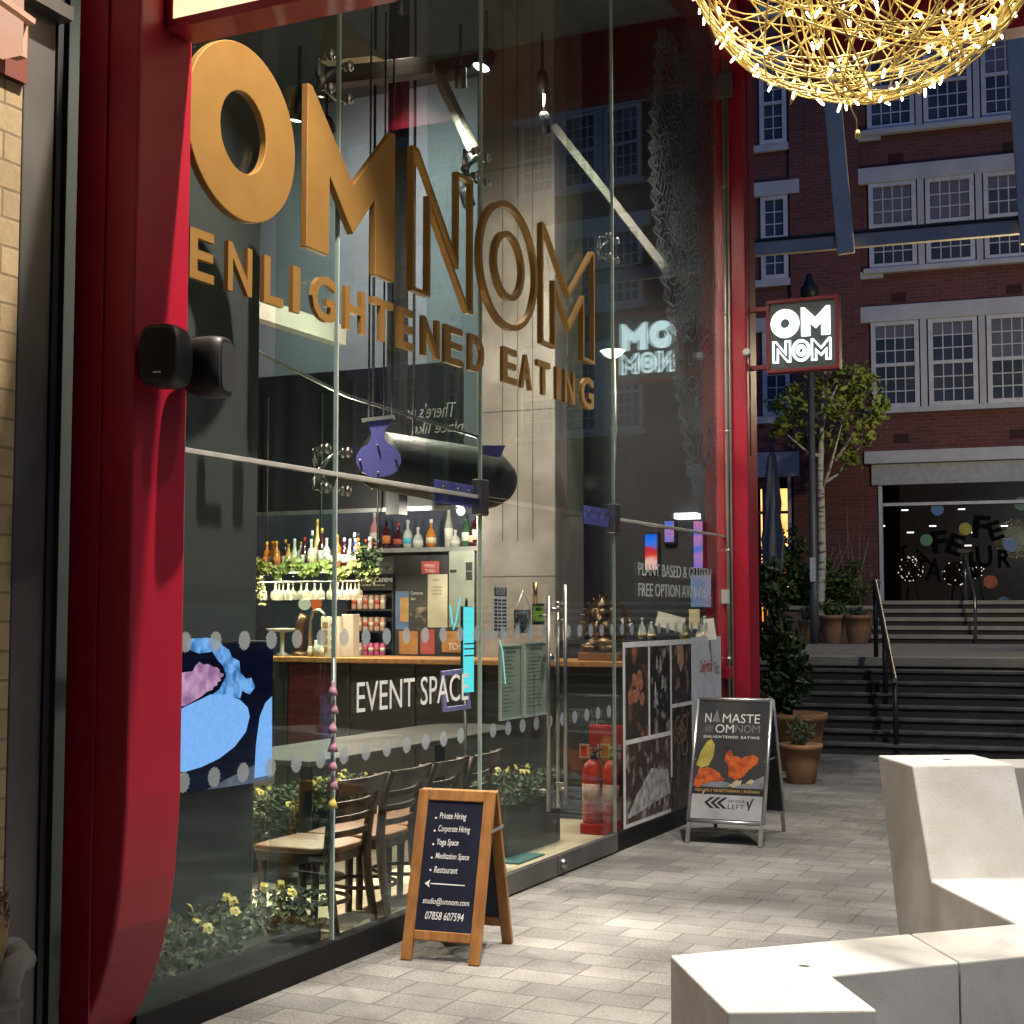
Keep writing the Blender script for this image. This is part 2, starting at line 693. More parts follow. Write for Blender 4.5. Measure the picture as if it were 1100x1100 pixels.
terr = bpy.data.objects.new('terrace', None)
g = M()
fb(g, -14, 30, -3, W_STAIR1, -0.2, ZT)
o = g.build('terrace', stone)
o.location = B0
o.rotation_euler = (0, 0, BANG)
# build() recentred it: put the mesh back about the frame origin
for v in o.data.vertices:
    v.co.x += 8.0
    v.co.y += (3 - W_STAIR1) / 2
    v.co.z -= 0.2
bpy.data.objects.remove(terr)
structure(o)

st = fthing('stone_steps', 'dark stone steps going up from the paving to the terrace', 'steps', 0, W_STAIR0, 0)
NR = 8
tr_d = (W_STAIR0 - W_STAIR1) / NR
m1, m2 = M(), M()
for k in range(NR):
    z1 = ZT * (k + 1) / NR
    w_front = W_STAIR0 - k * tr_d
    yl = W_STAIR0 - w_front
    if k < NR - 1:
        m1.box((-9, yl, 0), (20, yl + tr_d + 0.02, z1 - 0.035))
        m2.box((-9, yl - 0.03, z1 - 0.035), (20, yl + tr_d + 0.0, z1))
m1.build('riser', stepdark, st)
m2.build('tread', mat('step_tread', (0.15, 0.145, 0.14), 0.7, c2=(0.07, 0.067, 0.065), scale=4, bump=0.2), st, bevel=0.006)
m3 = M()
m3.box((-9, W_STAIR0 - W_STAIR1 - 0.05, ZT - 0.1), (20, W_STAIR0 - W_STAIR1 + 0.5, ZT + 0.012))
m3.build('top_edge', mat('pale_edge_stone', (0.42, 0.39, 0.33), 0.8, c2=(0.34, 0.315, 0.27), scale=3, bump=0.2), st, bevel=0.008)

u_sh0 = bw(945, 600)[0]
us = fthing('upper_steps', 'sandy stone steps rising from the terrace to the dark shopfront', 'steps', u_sh0, W_TERR_BACK, ZT)
m1, m2 = M(), M()
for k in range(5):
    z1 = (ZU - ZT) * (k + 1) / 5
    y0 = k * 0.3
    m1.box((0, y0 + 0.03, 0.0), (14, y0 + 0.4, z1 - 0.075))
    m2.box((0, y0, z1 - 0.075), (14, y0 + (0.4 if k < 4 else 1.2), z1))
m1.build('riser', mat('riser_dark_stone', (0.05, 0.045, 0.038), 0.9), us)  # risers in a darker tone than the treads
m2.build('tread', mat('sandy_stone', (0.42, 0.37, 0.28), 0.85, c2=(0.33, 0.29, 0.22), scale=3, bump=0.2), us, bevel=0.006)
g = M()
fb(g, u_sh0, 30, -3, W_TERR_BACK - 1.45, ZT + 0.01, ZU - 0.005)
o = g.build('upper_terrace', stone)
for v in o.data.vertices:
    v.co.x += (u_sh0 + 30) / 2
    v.co.y += -(-3 + W_TERR_BACK - 1.45) / 2
    v.co.z += ZT + 0.01
o.location = B0
o.rotation_euler = (0, 0, BANG)
structure(o)

# ------------------------------------------------------------------ far brick building
brickm = brick('red_brick', (0.17, 0.05, 0.042), (0.115, 0.036, 0.034), (0.12, 0.09, 0.085), 0.23, 0.075, 0.008, 'xz', 0.9, 0.3, 0.5, 20, 0.2, 0.7)
whitestone = mat('painted_stone', (0.52, 0.52, 0.53), 0.8, c2=(0.43, 0.43, 0.45), scale=2, bump=0.1)
framem = mat('white_window_paint', (0.6, 0.6, 0.62), 0.5)
panem = mat('window_pane', (0.03, 0.036, 0.055), 0.06, c2=(0.07, 0.08, 0.11), scale=0.9, spec=0.6)
brickdk = mat('air_brick_dark', (.05, .016, .016), .9)
fbld = fthing('brick_building', 'large red brick building with rows of white sash windows across the square', 'building', 0, 0, 0)
zl = {}
u_l0, zl['A_top'] = bw(933, 347)
_, zl['A_bot'] = bw(933, 440)
_, zl['B_top'] = bw(933, 199)
_, zl['B_bot'] = bw(933, 290)
STO = zl['B_bot'] - zl['A_bot']
shop_top = bw(945, 520)[1]
u_left_win0, u_left_win1 = bw(818, 250)[0], bw(847, 250)[0]
u_door0, u_door1 = bw(806, 560)[0], bw(851, 560)[0]
z_door1 = bw(845, 512)[1]
u_pier = bw(925, 300)[0]
UR = 26.0
g = M()
H0 = 17.0
# wall around the shopfront opening and the doorway
fb(g, -16, u_door0, -0.4, 0, 0, shop_top)
fb(g, u_door1, u_sh0, -0.4, 0, 0, shop_top)
fb(g, -16, UR, -0.4, 0, shop_top, H0)
fb(g, u_door0, u_door1, -0.4, 0, z_door1, shop_top)
fb(g, u_sh0 + 8.5, UR, -0.4, 0, 0, shop_top)
g.build('wall', brickm, fbld)
g = M()
fb(g, u_door1 + 0.05, u_pier, 0.0, 0.12, ZT, H0 - 0.5)
g.build('brick_pier', brickm, fbld, bevel=0.01)
g = M()
fb(g, -16.2, UR + 0.2, -0.3, 0.35, H0, H0 + 0.4)
g.build('cornice', whitestone, fbld)
g = M()
fb(g, -16, UR, -9, -0.5, 0, 0.4)
fb(g, -16, UR, -9.2, -9, 0, H0)
fb(g, -16.2, -16, -9, -0.4, 0, H0)
fb(g, UR, UR + 0.2, -9, -0.4, 0, H0)
fb(g, -16, UR, -9, -0.4, H0 - 0.3, H0 - 0.01)
fb(g, -16, UR, -9, -0.45, 4.6, 4.8)
g.build('inner_shell', darkwall, fbld)


def sash(u0, u1, z0, z1, cols=4, rows=3):
    m = M()
    d = 0.09
    fb(m, u0, u0 + 0.09, 0.0, d, z0, z1)
    fb(m, u1 - 0.09, u1, 0.0, d, z0, z1)
    fb(m, u0 + 0.09, u1 - 0.09, 0.0, d, z1 - 0.08, z1)
    fb(m, u0 + 0.09, u1 - 0.09, 0.0, d, z0, z0 + 0.09)
    zm = (z0 + z1) / 2
    fb(m, u0 + 0.09, u1 - 0.09, 0.0, 0.07, zm - 0.035, zm + 0.035)
    for (a, b) in ((z0 + 0.09, zm - 0.035), (zm + 0.035, z1 - 0.08)):
        for c in range(1, cols):
            u = u0 + 0.09 + (u1 - u0 - 0.18) * c / cols
            fb(m, u - 0.011, u + 0.011, 0.02, 0.05, a, b)
        for r in range(1, rows):
            z = a + (b - a) * r / rows
            fb(m, u0 + 0.09, u1 - 0.09, 0.022, 0.046, z - 0.011, z + 0.011)
    w = m.build('window', framem, fbld)
    m = M()
    fb(m, u0 + 0.085, u1 - 0.085, 0.004, 0.03, z0 + 0.085, z1 - 0.075)
    m.build('pane', panem, w)
    q_ = rnd.random()
    if q_ < .45:
        m = M()
        zb_l = z1 - .08 - (z1 - z0) * rnd.choice((.15, .3, .45))
        fb(m, u0 + .1, u1 - .1, .031, .034, zb_l, z1 - .08)
        m.build('blind', mat('blind_cloth', (.15, .15, .19), .9, c2=(.13, .13, .17), scale=3), w)
    elif q_ < .6:
        m = M()
        uu_ = rnd.uniform(u0 + .15, u1 - .45)
        fb(m, uu_, uu_ + .22, .031, .034, z0 + .15, z0 + .5)
        m.build('paper_in_window', mat('window_paper', (.45, .45, .45), .9), w)


w_a0, w_a1 = bw(934, 250)[0], bw(985, 250)[0]
w_b0, w_b1 = bw(995, 250)[0], bw(1045, 250)[0]
WW = w_a1 - w_a0
PIT = w_b0 - w_a0
hB = zl['B_top'] - zl['B_bot']
for grp in range(4):
    ub = w_a0 + grp * (PIT * 3 + 1.6)
    if ub + PIT * 3 > UR:
        break
    for lv in range(4):
        zb = zl['A_bot'] + lv * STO
        if zb + hB > H0 - 0.6:
            break
        for k in range(3):
            sash(ub + k * PIT, ub + k * PIT + WW, zb, zb + hB)
            if k < 2:
                m = M()
                fb(m, ub + k * PIT + WW + 0.03, ub + (k + 1) * PIT - 0.03, 0.0, 0.14, zb, zb + hB)
                m.build('mullion', whitestone, fbld)
        m = M()
        fb(m, ub - 0.2, ub + PIT * 2 + WW + 0.2, 0.0, 0.12, zb + hB + 0.003, zb + hB + 0.33)
        m.build('lintel', whitestone, fbld, bevel=0.01)
        m = M()
        fb(m, ub - 0.12, ub + PIT * 2 + WW + 0.12, 0.0, 0.16, zb - 0.11, zb - 0.003)
        m.build('sill', whitestone, fbld, bevel=0.01)
        m = M()
        fb(m, ub + 0.4, ub + 0.7, 0.0, 0.012, zb - 0.7, zb - 0.52)
        m.build('air_brick', brickdk, fbld)
        m = M()
        fb(m, ub + 2.6, ub + 2.9, 0.0, 0.012, zb - 0.7, zb - 0.52)
        m.build('air_brick', brickdk, fbld)
for lv in range(4):
    zb = zl['A_bot'] + lv * STO - 0.05
    sash(u_left_win0, u_left_win1, zb, zb + hB, 2, 3)
    m = M()
    fb(m, u_left_win0 - 0.25, u_left_win1 + 0.25, 0.0, 0.13, zb + hB + 0.003, zb + hB + 0.3)
    m.build('lintel', whitestone, fbld, bevel=0.01)
    m = M()
    fb(m, u_left_win0 - 0.25, u_left_win1 + 1.9, 0.0, 0.1, zb - 0.15, zb - 0.003)
    m.build('sill', whitestone, fbld, bevel=0.01)
# doorway with warm light inside
m = M()
fb(m, u_door0 - 0.1, u_door1 + 0.18, 0.0, 0.15, z_door1 - 0.01, z_door1 + 0.5)
m.build('door_lintel', whitestone, fbld, bevel=0.01)
m = M()
fb(m, u_door1 - 0.07, u_door1 - 0.003, -0.35, 0.1, ZT, z_door1 - 0.012)
m.build('door_jamb', whitestone, fbld)
warm = emit('warm_room', (1.0, 0.5, 0.16), 2.2, (0.55, 0.16, 0.03), 2.2)
m = M()
fb(m, u_door0, u_door1 - 0.08, -1.3, -1.25, ZT, z_door1 - 0.02)
m.build('lit_room', warm, fbld)
dm = M()
uu = u_door1 - 0.08
for i in range(4):
    u = u_door0 + (uu - u_door0) * i / 3
    fb(dm, u - 0.035, u + 0.035, -0.2, -0.14, ZT, z_door1 - 0.02)
for zz in (ZT + 0.03, ZT + 1.0, z_door1 - 0.75, z_door1 - 0.07):
    fb(dm, u_door0 + 0.036, uu - 0.036, -0.195, -0.145, zz, zz + 0.06)
dm.build('door', mat('dark_door_wood', (0.12, 0.05, 0.02), 0.5), fbld)
# dark shopfront
u_sh1 = u_sh0 + 8.5
zf0, zf1 = bw(1000, 520)[1], bw(1000, 489)[1]
m = M()
fb(m, u_sh0 - 0.12, u_sh1 + 0.1, 0.0, 0.1, zf0 + 0.003, zf0 + 0.42)
m.build('shop_fascia', mat('grey_fascia', (0.4, 0.4, 0.41), 0.7), fbld)
m = M()
fb(m, u_sh0 - 0.25, u_sh1 + 0.2, 0.0, 0.2, zf0 + 0.425, zf1 + 0.1)
m.build('shop_lintel', whitestone, fbld, bevel=0.01)
m = M()
fb(m, u_sh0, u_sh0 + 0.07, -0.12, 0.05, ZU, zf0)
zt = bw(1000, 541)[1]
fb(m, u_sh0 + 0.07, u_sh1, -0.1, 0.03, zt - 0.03, zt + 0.03)
fb(m, u_sh0 + 4.2, u_sh0 + 4.26, -0.1, 0.02, ZU, zt - 0.03)
m.build('shop_frame', framem, fbld)
m = M()
fb(m, u_sh0 + 0.07, u_sh1, -0.06, -0.05, ZU, zf0)
m.build('shop_pane', glass('dark_shop_glass', (0.55, 0.56, 0.58), 1.5, .45), fbld)
m = M()
fb(m, u_sh0, u_sh1, -5.0, -4.9, ZU, zf0 + 1)
m.build('shop_back_wall', mat('shop_wall', (0.17, 0.165, 0.17), 0.8), fbld)
m = M()
fb(m, u_sh0, u_sh1, -5, -0.1, ZU - 0.05, ZU)
m.build('shop_floor', darkwall, fbld)
ld = bpy.data.lights.new('shop_lamp', 'POINT')
ld.energy = 70
ld.color = (1, .9, .8)
ld.shadow_soft_size = .2
lo = bpy.data.objects.new('shop_lamp', ld)
COL.objects.link(lo)
lo.parent = fbld
lo.location = (u_sh0 + 3.5, 3.0, zf0 - .6)
# mural lettering and coloured discs on the shop glass
mur = M()
for ch, px, py, h, rot in (("F", 1009, 582, 24, .1), ("E", 1026, 585, 22, -.35), ("F", 1054, 566, 24, -.1), ("E", 1069, 570, 20, .3),
                           ("T", 970, 594, 16, .1), ("A", 990, 600, 22, .45), ("A", 1003, 612, 24, -.1), ("I", 1043, 601, 16, 0), ("U", 1057, 598, 23, .05), ("R", 1079, 600, 19, 0)):
    u, z = bw(px, py)
    hh = h * 29 / 1550
    mur.text(ch, (u, 0.035, z), (math.cos(rot), 0, math.sin(rot)), (-math.sin(rot), 0, math.cos(rot)), height=hh, width=hh * (.72 if ch != 'I' else .25), depth=0.004, bold=0.03, center=True)
muro = mur.build('mural_lettering', mat('mural_black', (.003, .003, .004), .9, spec=.1), fbld)
for px, py, r, c in ((1007, 547, 6.6, (0.1, 0.22, 0.42)), (1037, 568, 6.6, (0.4, 0.36, 0.06)), (995, 580, 6.4, (0.14, 0.3, 0.17)), (1085, 585, 6.8, (0.16, 0.27, 0.42)), (1064, 625, 7, (0.42, 0.12, 0.04)), (1097, 541, 7, (0.12, 0.22, 0.16)), (1078, 648, 7, (0.08, 0.16, 0.24))):
    u, z = bw(px, py)
    m = M()
    m.prism(circ((u, 0.03, z), X, Z, r * 29 / 1550, 24), (0, -0.004, 0))
    m.build('coloured_disc', mat('disc_%02d%02d' % (px % 100, py % 100), c, 0.6), muro)
lightm = emit('shop_downlight', (1, 0.98, 0.92), 6)
for px, py in ((972, 548), (1033, 547), (1002, 565), (978, 572), (1047, 572), (1079, 565), (947, 565), (1040, 586)):
    u, z = bw(px, py, -2.5)
    m = M()
    m.box((u - .07, 2.47, z - .012), (u + .07, 2.53, z + .012))
    m.build('shop_light', lightm, fbld)
# lit balls of fairy lights on stands behind the shop glass
wire_dim = mat('twig', (0.16, 0.1, 0.05), 0.7)
for i, (px, py, r, lb) in enumerate(((978, 611, 13, 'twig ball with sparkling lights on thin legs left in the dark shop window'), (1026, 616, 13, 'dim twig ball in the middle of the dark shop window'), (1047, 612, 9, 'small twig ball beside the step handrail in the dark shop window'))):
    u, z = bw(px, py, -0.6)
    R0 = r * 29.6 / 1550
    t = fthing('twig_ball', lb, 'twig ball', u, -0.6, ZU, 'twig balls in the dark shop window')
    m = M()
    zc = z - ZU
    for k in range(40):
        n = Vector((rnd.gauss(0, 1), rnd.gauss(0, 1), rnd.gauss(0, 1))).normalized()
        a = n.orthogonal().normalized()
        m.tube(circ((0, 0, zc), a, n.cross(a), R0 * rnd.uniform(.85, 1), 14), 0.006, 4, closed=True)
    m.build('twigs', wire_dim, t)
    m = M()
    for k in range(3):
        a = 2 * PI * k / 3
        m.tube([(math.cos(a) * .08, math.sin(a) * .08, zc - R0), (math.cos(a) * .16, math.sin(a) * .16, 0)], 0.012, 5)
    m.build('stand', black, t)
    m = M()
    for k in range(60 if i == 0 else 25):
        n = Vector((rnd.gauss(0, 1), rnd.gauss(0, 1), rnd.gauss(0, 1))).normalized()
        m.ball(Vector((0, 0, zc)) + n * R0, 0.012, 6)
    o = m.build('sparkle_lights', emit('sparkle', (1, 0.85, 0.65), 3.0), t)
    o['kind'] = 'stuff'

# ------------------------------------------------------------------ canopy gantry in front of the brick building
WG = 7.0
gan = fthing('gantry', 'grey steel gantry beam with sloping struts in front of the brick building', 'gantry', bw(812, 268, WG)[0], WG, 0)
gu0 = bw(812, 268, WG)[0]
_, gz = bw(812, 268, WG)
m = M()
m.box((-3.4, -0.06, gz - .11), (12, 0.06, gz + .11))
m.build('beam', mat('gantry_steel', (0.42, 0.37, 0.29), 0.55, 0.0, scale=2), gan, bevel=0.01)
m = M()
m.box((-3.4, -0.09, gz + .112), (12, 0.09, gz + .15))
m.build('top_flange', dark, gan)
for (xa, xb, yb) in ((893, 909, 273), (1094, 1106, 262)):
    ub, zb = bw(xb, yb, WG + .15)
    ua, za = bw(xa, 90, WG + .15)
    du, dz = (ua - ub), (za - zb)
    m = M()
    p1 = Vector((ub - gu0, -0.16, zb))
    p0 = Vector((ua - gu0 + du * 1.2, -0.16, za + dz * 1.2))
    m.bar(p0, p1, 0.27, 0.1, (0, 1, 0))
    m.build('strut', mat('strut_paint', (0.55, 0.48, 0.37), 0.5, scale=2), gan, bevel=0.02)
m = M()
m.box((11.6, -0.08, 0), (11.9, 0.08, gz - .112))
m.box((-3.3, -0.08, 0), (-3.1, 0.08, gz - .112))
m.build('post', MATS['gantry_steel'], gan)

# ------------------------------------------------------------------ terrace things
WPOT = W_TERR_BACK + 0.5


def pot(m, r0, r1, h):
    m.lathe((0, 0, 0), [(r0 * .96, 0), (r0, 0.01), ((r0 + r1) / 2 * 1.02, h * .5), (r1 * .98, h * .86), (r1 * 1.05, h * .87), (r1 * 1.07, h), (r1 * .93, h), (r1 * .9, h * .92), (0.001, h * .92)], 28)
    return m


def foliage(m, n, c, rad, size, bias=1.0):
    c = Vector(c)
    k = 0
    while k < n:
        p = Vector((rnd.uniform(-1, 1), rnd.uniform(-1, 1), rnd.uniform(-1, 1)))
        if p.length > 1:
            continue
        q = Vector((p.x * rad[0], p.y * rad[1], p.z * rad[2]))
        if noise.noise((c + q) * (2.2 / max(rad))) < -0.12:
            continue
        m.leaf(c + q, size * rnd.uniform(.6, 1.3))
        k += 1
    return m


def potted(name, label, px, py, w, r0, r1, h, plant_h, plant_r, leaf, lm, n, group=None, zb=ZT):
    u, _ = bw(px, py, w)
    t = fthing(name, label, 'potted plant', u, w, zb, group)
    pot(M(), r0, r1, h).build('pot', terracotta, t)
    m = M()
    m.lathe((0, 0, h * .925), [(r1 * .89, 0), (0.001, 0.01)], 16)
    m.build('soil', soil, t)
    m = M()
    for k in range(7):
        a = rnd.uniform(0, 2 * PI)
        m.tube([(0, 0, h * .9), (math.cos(a) * plant_r * .3, math.sin(a) * plant_r * .3, h + plant_h * .4), (math.cos(a) * plant_r * .7, math.sin(a) * plant_r * .7, h + plant_h * .85)], [.012, .009, .004], 5)
    foliage(m, n, (0, 0, h + plant_h * .5), (plant_r, plant_r, plant_h * .5), leaf)
    m.build('plant', lm, t)
    return t


k29 = 29 / 1550
potted('potted_plant', 'small terracotta pot half hidden behind the lamp post on the terrace', 868, 688, WPOT, .13, .18, .44, .25, .2, .07, leafgrey, 140)
potted('potted_plant', 'tapered terracotta pot just right of the lamp post on the terrace', 894, 687, WPOT + .1, .16, .235, .52, .26, .3, .09, leafm, 220)
potted('potted_plant', 'terracotta pot beside the handrail at the terrace edge', 921, 687, WPOT + .1, .165, .245, .52, .16, .26, .08, leafgrey, 140)
# raised planter with a hedge behind the pots
u0, u1 = bw(825, 655, W_TERR_BACK - .4)[0], bw(937, 655, W_TERR_BACK - .4)[0]
t = fthing('raised_planter', 'low stone raised planter with bushy hedge behind the terracotta pots', 'planter', (u0 + u1) / 2, W_TERR_BACK - .4, ZT)
hu = (u1 - u0) / 2
m = M()
m.box((-hu, -.05, 0), (hu, .6, .62))
m.build('planter_wall', mat('brown_stone', (0.22, 0.15, 0.09), 0.9, scale=4, bump=.3), t)
m = M()
m.box((-hu - .03, -.1, .622), (hu + .03, .05, .7))
m.build('coping', MATS['sandy_stone'], t, bevel=.01)
m = M()
for k in range(26):
    u = rnd.uniform(-hu, hu)
    hgt = rnd.uniform(.5, 1.0) + (.7 if u < -.5 else 0.1)
    foliage(m, 130, (u, .3 + rnd.uniform(-.1, .2), .65 + hgt * .45), (.42, .35, hgt * .55), .13)
m.build('hedge', leafm, t)
m = M()
for k in range(9):
    u = rnd.uniform(hu * .1, hu * .95)
    m.tube([(u, .4, .6), (u + rnd.uniform(-.1, .1), .4, 1.3), (u + rnd.uniform(-.3, .3), .4, rnd.uniform(1.8, 2.7))], [.012, .01, .004], 5)
m.build('bare_stems', mat('dry_stem', (0.22, 0.19, 0.13), .9), t)

# birch tree
WTR = W_TERR_BACK - 0.1
ut, _ = bw(882, 660, WTR)
tree = fthing('birch_tree', 'slender birch tree with pale trunk and yellow-green leaves behind the lamp post', 'tree', ut, WTR, ZT)


def tz(px, py):
    u, z = bw(px, py, WTR)
    return u - ut, z - ZT


m = M()
pts = []
for px, py, r in ((881, 690, .09), (881, 650, .085), (883, 600, .08), (882, 540, .072), (881, 500, .064), (883, 460, .05), (884, 420, .035), (885, 385, .015)):
    u, z = tz(px, py)
    pts.append(((u, 0, z), r))
m.tube([p for p, r in pts], [r for p, r in pts], 8)
limbs = []
for (ax, ay), (bx, by), (cx_, cy_), dy in (((883, 525), (892, 505), (906, 458), -.1), ((881, 500), (876, 485), (864, 462), .15), ((882, 490), (870, 488), (850, 470), -.2), ((883, 520), (896, 510), (925, 470), .25), ((883, 460), (890, 440), (905, 420), -.3), ((883, 455), (872, 440), (860, 425), .3), ((884, 430), (893, 415), (915, 405), .1), ((897, 495), (915, 470), (935, 440), 0)):
    ps = [(tz(ax, ay)[0], 0, tz(ax, ay)[1]), (tz(bx, by)[0], dy, tz(bx, by)[1]), (tz(cx_, cy_)[0], dy * 2.5, tz(cx_, cy_)[1])]
    m.tube(ps, [.04, .028, .01], 6)
    limbs.append(ps)
m.build('trunk', bark, tree)
m = M()
clumps = []
for px, py, r in ((905, 455, 24), (925, 450, 20), (938, 432, 16), (915, 425, 22), (895, 440, 20), (862, 440, 18), (850, 450, 14), (866, 425, 16), (842, 455, 9), (884, 410, 16), (920, 408, 14), (906, 420, 12), (930, 470, 14), (898, 475, 16), (912, 490, 12), (872, 468, 12), (858, 470, 9), (948, 436, 9), (890, 395, 9), (925, 400, 10), (838, 436, 12), (848, 420, 12), (834, 465, 8), (905, 400, 14), (940, 450, 12), (935, 412, 10)):
    u, z = tz(px, py)
    rr = r * k29 * .9
    clumps.append((u, rnd.uniform(-.5, .5), z, rr))
for u, y, z, rr in clumps:
    for k in range(int(34 + 150 * rr)):
        v = Vector((rnd.gauss(0, .5), rnd.gauss(0, .55), rnd.gauss(0, .45))) * rr
        m.leaf(Vector((u, y, z)) + v, rnd.uniform(.08, .17), (rnd.gauss(0, .6), rnd.gauss(-.5, .5), rnd.gauss(.5, .5)), .7)
m.build('crown', mat('birch_leaf', (0.16, 0.21, 0.03), 0.5, c2=(0.32, 0.34, 0.06), scale=4), tree)

# lamp post with small lantern, white plate on the shaft
WLP = W_TERR_BACK + 0.9
ul, _ = bw(875, 690, WLP)
lp = fthing('lamp_post', 'slim grey lamp post with black lantern standing on the terrace', 'lamp post', ul, WLP, ZT)
ztop = bw(874, 322, WLP)[1] - ZT
m = M()
m.tube([(0, 0, 0), (0, 0, .9), (0, 0, .95), (0, 0, ztop)], [.09, .085, .068, .058], 14)
m.build('pole', mat('post_grey', (0.12, 0.125, 0.11), .5, .2, scale=3), lp)
m = M()
m.lathe((0, 0, ztop), [(.06, 0), (.16, .05), (.17, .22), (.1, .3), (.05, .46), (.04, .5)], 12)
m.build('lantern', black, lp)
zp = bw(874, 612, WLP)[1] - ZT
m = M()
m.box((-.05, -.1, zp - .22), (.05, -.07, zp + .22))
m.build('number_plate', white, lp)

# closed parasol by the doorway
WPA = 2.2
up_, _ = bw(831, 640, WPA)
pa = fthing('closed_parasol', 'closed grey parasol standing by the lit doorway', 'parasol', up_, WPA, ZT)
za, zb = bw(830, 484, WPA)[1] - ZT, bw(833, 618, WPA)[1] - ZT
m = M()
prof = [(.03, za), (.1, za - .12), (.15, za - .5), (.22, za - 1.0), (.2, za - 1.3), (.27, za - 1.7), (.22, zb + .15), (.18, zb)]
seg = 24
rings = [[m.b.verts.new((math.cos(2 * PI * k / seg) * r * .72 * (1 + .22 * math.sin(k * PI / 2 + i)), math.sin(2 * PI * k / seg) * r * .72 * (1 + .22 * math.sin(k * PI / 2 + i)), z)) for k in range(seg)] for i, (r, z) in enumerate(prof)]
for A, B in zip(rings, rings[1:]):
    for k in range(seg):
        m.b.faces.new((A[k], A[(k + 1) % seg], B[(k + 1) % seg], B[k]))
m.b.faces.new(rings[0])
m.b.faces.new(rings[-1])
m.build('canopy', mat('parasol_cloth', (0.2, 0.2, 0.19), .9, c2=(.14, .14, .135), scale=4, stretch=(6, 6, .6)), pa, smooth=True)
m = M()
m.cyl((0, 0, 0), (0, 0, zb + .2), .025, seg=10)
m.cyl((0, 0, za - .1), (0, 0, za + .06), .03, seg=10)
m.build('pole', dark, pa)
m = M()
m.lathe((0, 0, 0), [(.32, 0), (.32, .06), (.06, .1), (.04, .3)], 18)
m.build('base', dark, pa)

# handrails
hr = fthing('stair_handrail', 'steel handrail running down the dark stone steps', 'handrail', bw(941, 690, W_STAIR1)[0], W_STAIR1, 0)
uh0 = bw(941, 690, W_STAIR1)[0]
uh1 = bw(962, 760, W_STAIR0)[0]
m = M()
zt0 = bw(941, 624, W_STAIR1 + .1)[1]
zb0 = bw(960, 730, W_STAIR0)[1]
A = Vector((0, 0, zt0))
Bp = Vector((uh1 - uh0, W_STAIR1 - W_STAIR0, zb0))
m.tube([A + Vector((0, .5, 0)), A, Bp, Bp + Vector((0.02, -.25, 0))], .028, 10)
m.build('rail', mat('steel_rail', (0.3, 0.29, 0.27), .3, .9), hr)
for f in (0.0, 0.5, 1.0):
    m = M()
    p = A.lerp(Bp, f)
    m.cyl(p, (p.x, p.y, ZT * (1 - f) if f < 1 else 0), .03, seg=10)
    m.build('post', dark, hr)
m = M()
m.bar(A - Z * .12, Bp - Z * .12, .02, .12)
m.build('side_plate', dark, hr)
uq, zq = bw(1041, 600, W_TERR_BACK - .8)
hr2 = fthing('step_handrail', 'short steel handrail rising in the middle of the sandy steps', 'handrail', uq, W_TERR_BACK, ZT)
m = M()
m.tube([(0.12, -.05, 0.02), (.12, -.05, .85), (-.1, 1.35, .8 + .85), (-.1, 1.6, 1.65)], .03, 10)
m.tube([(-.1, 1.35, .8 + .8), (-.1, 1.35, .8)], .03, 10)
m.build('rail', MATS['steel_rail'], hr2)

# street lamp that lights the terrace (stands out of the frame to the right)
for (u, w, z, e, lb) in ((3.5, 6.0, ZT, 420, 'tall terrace street lamp with a glowing head right of the birch tree'),):
    t = fthing('street_lamp', lb, 'street lamp', u, w, z)
    m = M()
    m.tube([(0, 0, 0), (0, 0, 4.2)], [.08, .05], 12)
    m.tube([(.12, 0, 4.2), (.12, 0, 4.76)], .012, 6)
    m.tube([(-.12, 0, 4.2), (-.12, 0, 4.76)], .012, 6)
    m.lathe((0, 0, 4.18), [(.05, 0), (.14, .02), (.14, .03)], 12)
    m.build('pole', dark, t)
    m = M()
    m.lathe((0, 0, 4.75), [(.1, 0), (.16, .3), (.05, .36)], 14)
    m.build('lamp_glass', emit('lamp_glow', (1, .8, .5), 5), t)
    ld = bpy.data.lights.new('terrace_lamp', 'POINT')
    ld.energy = e
    ld.color = (1, .86, .55)
    ld.shadow_soft_size = .15
    lo = bpy.data.objects.new('terrace_lamp', ld)
    COL.objects.link(lo)
    lo.parent = t
    lo.location = (0, 0, 4.5)

# ================================================================== SHOP
shop = thing('shop_building', 'glass fronted restaurant with red steel portal columns and gold lettering on the glass', 'building', (0, 8, 0))


def sp(m, name, material, bevel=0.0, parent=None, label=None, smooth=False):
    return m.build(name, material, parent or shop, world=True, bevel=bevel, label=label, smooth=smooth)


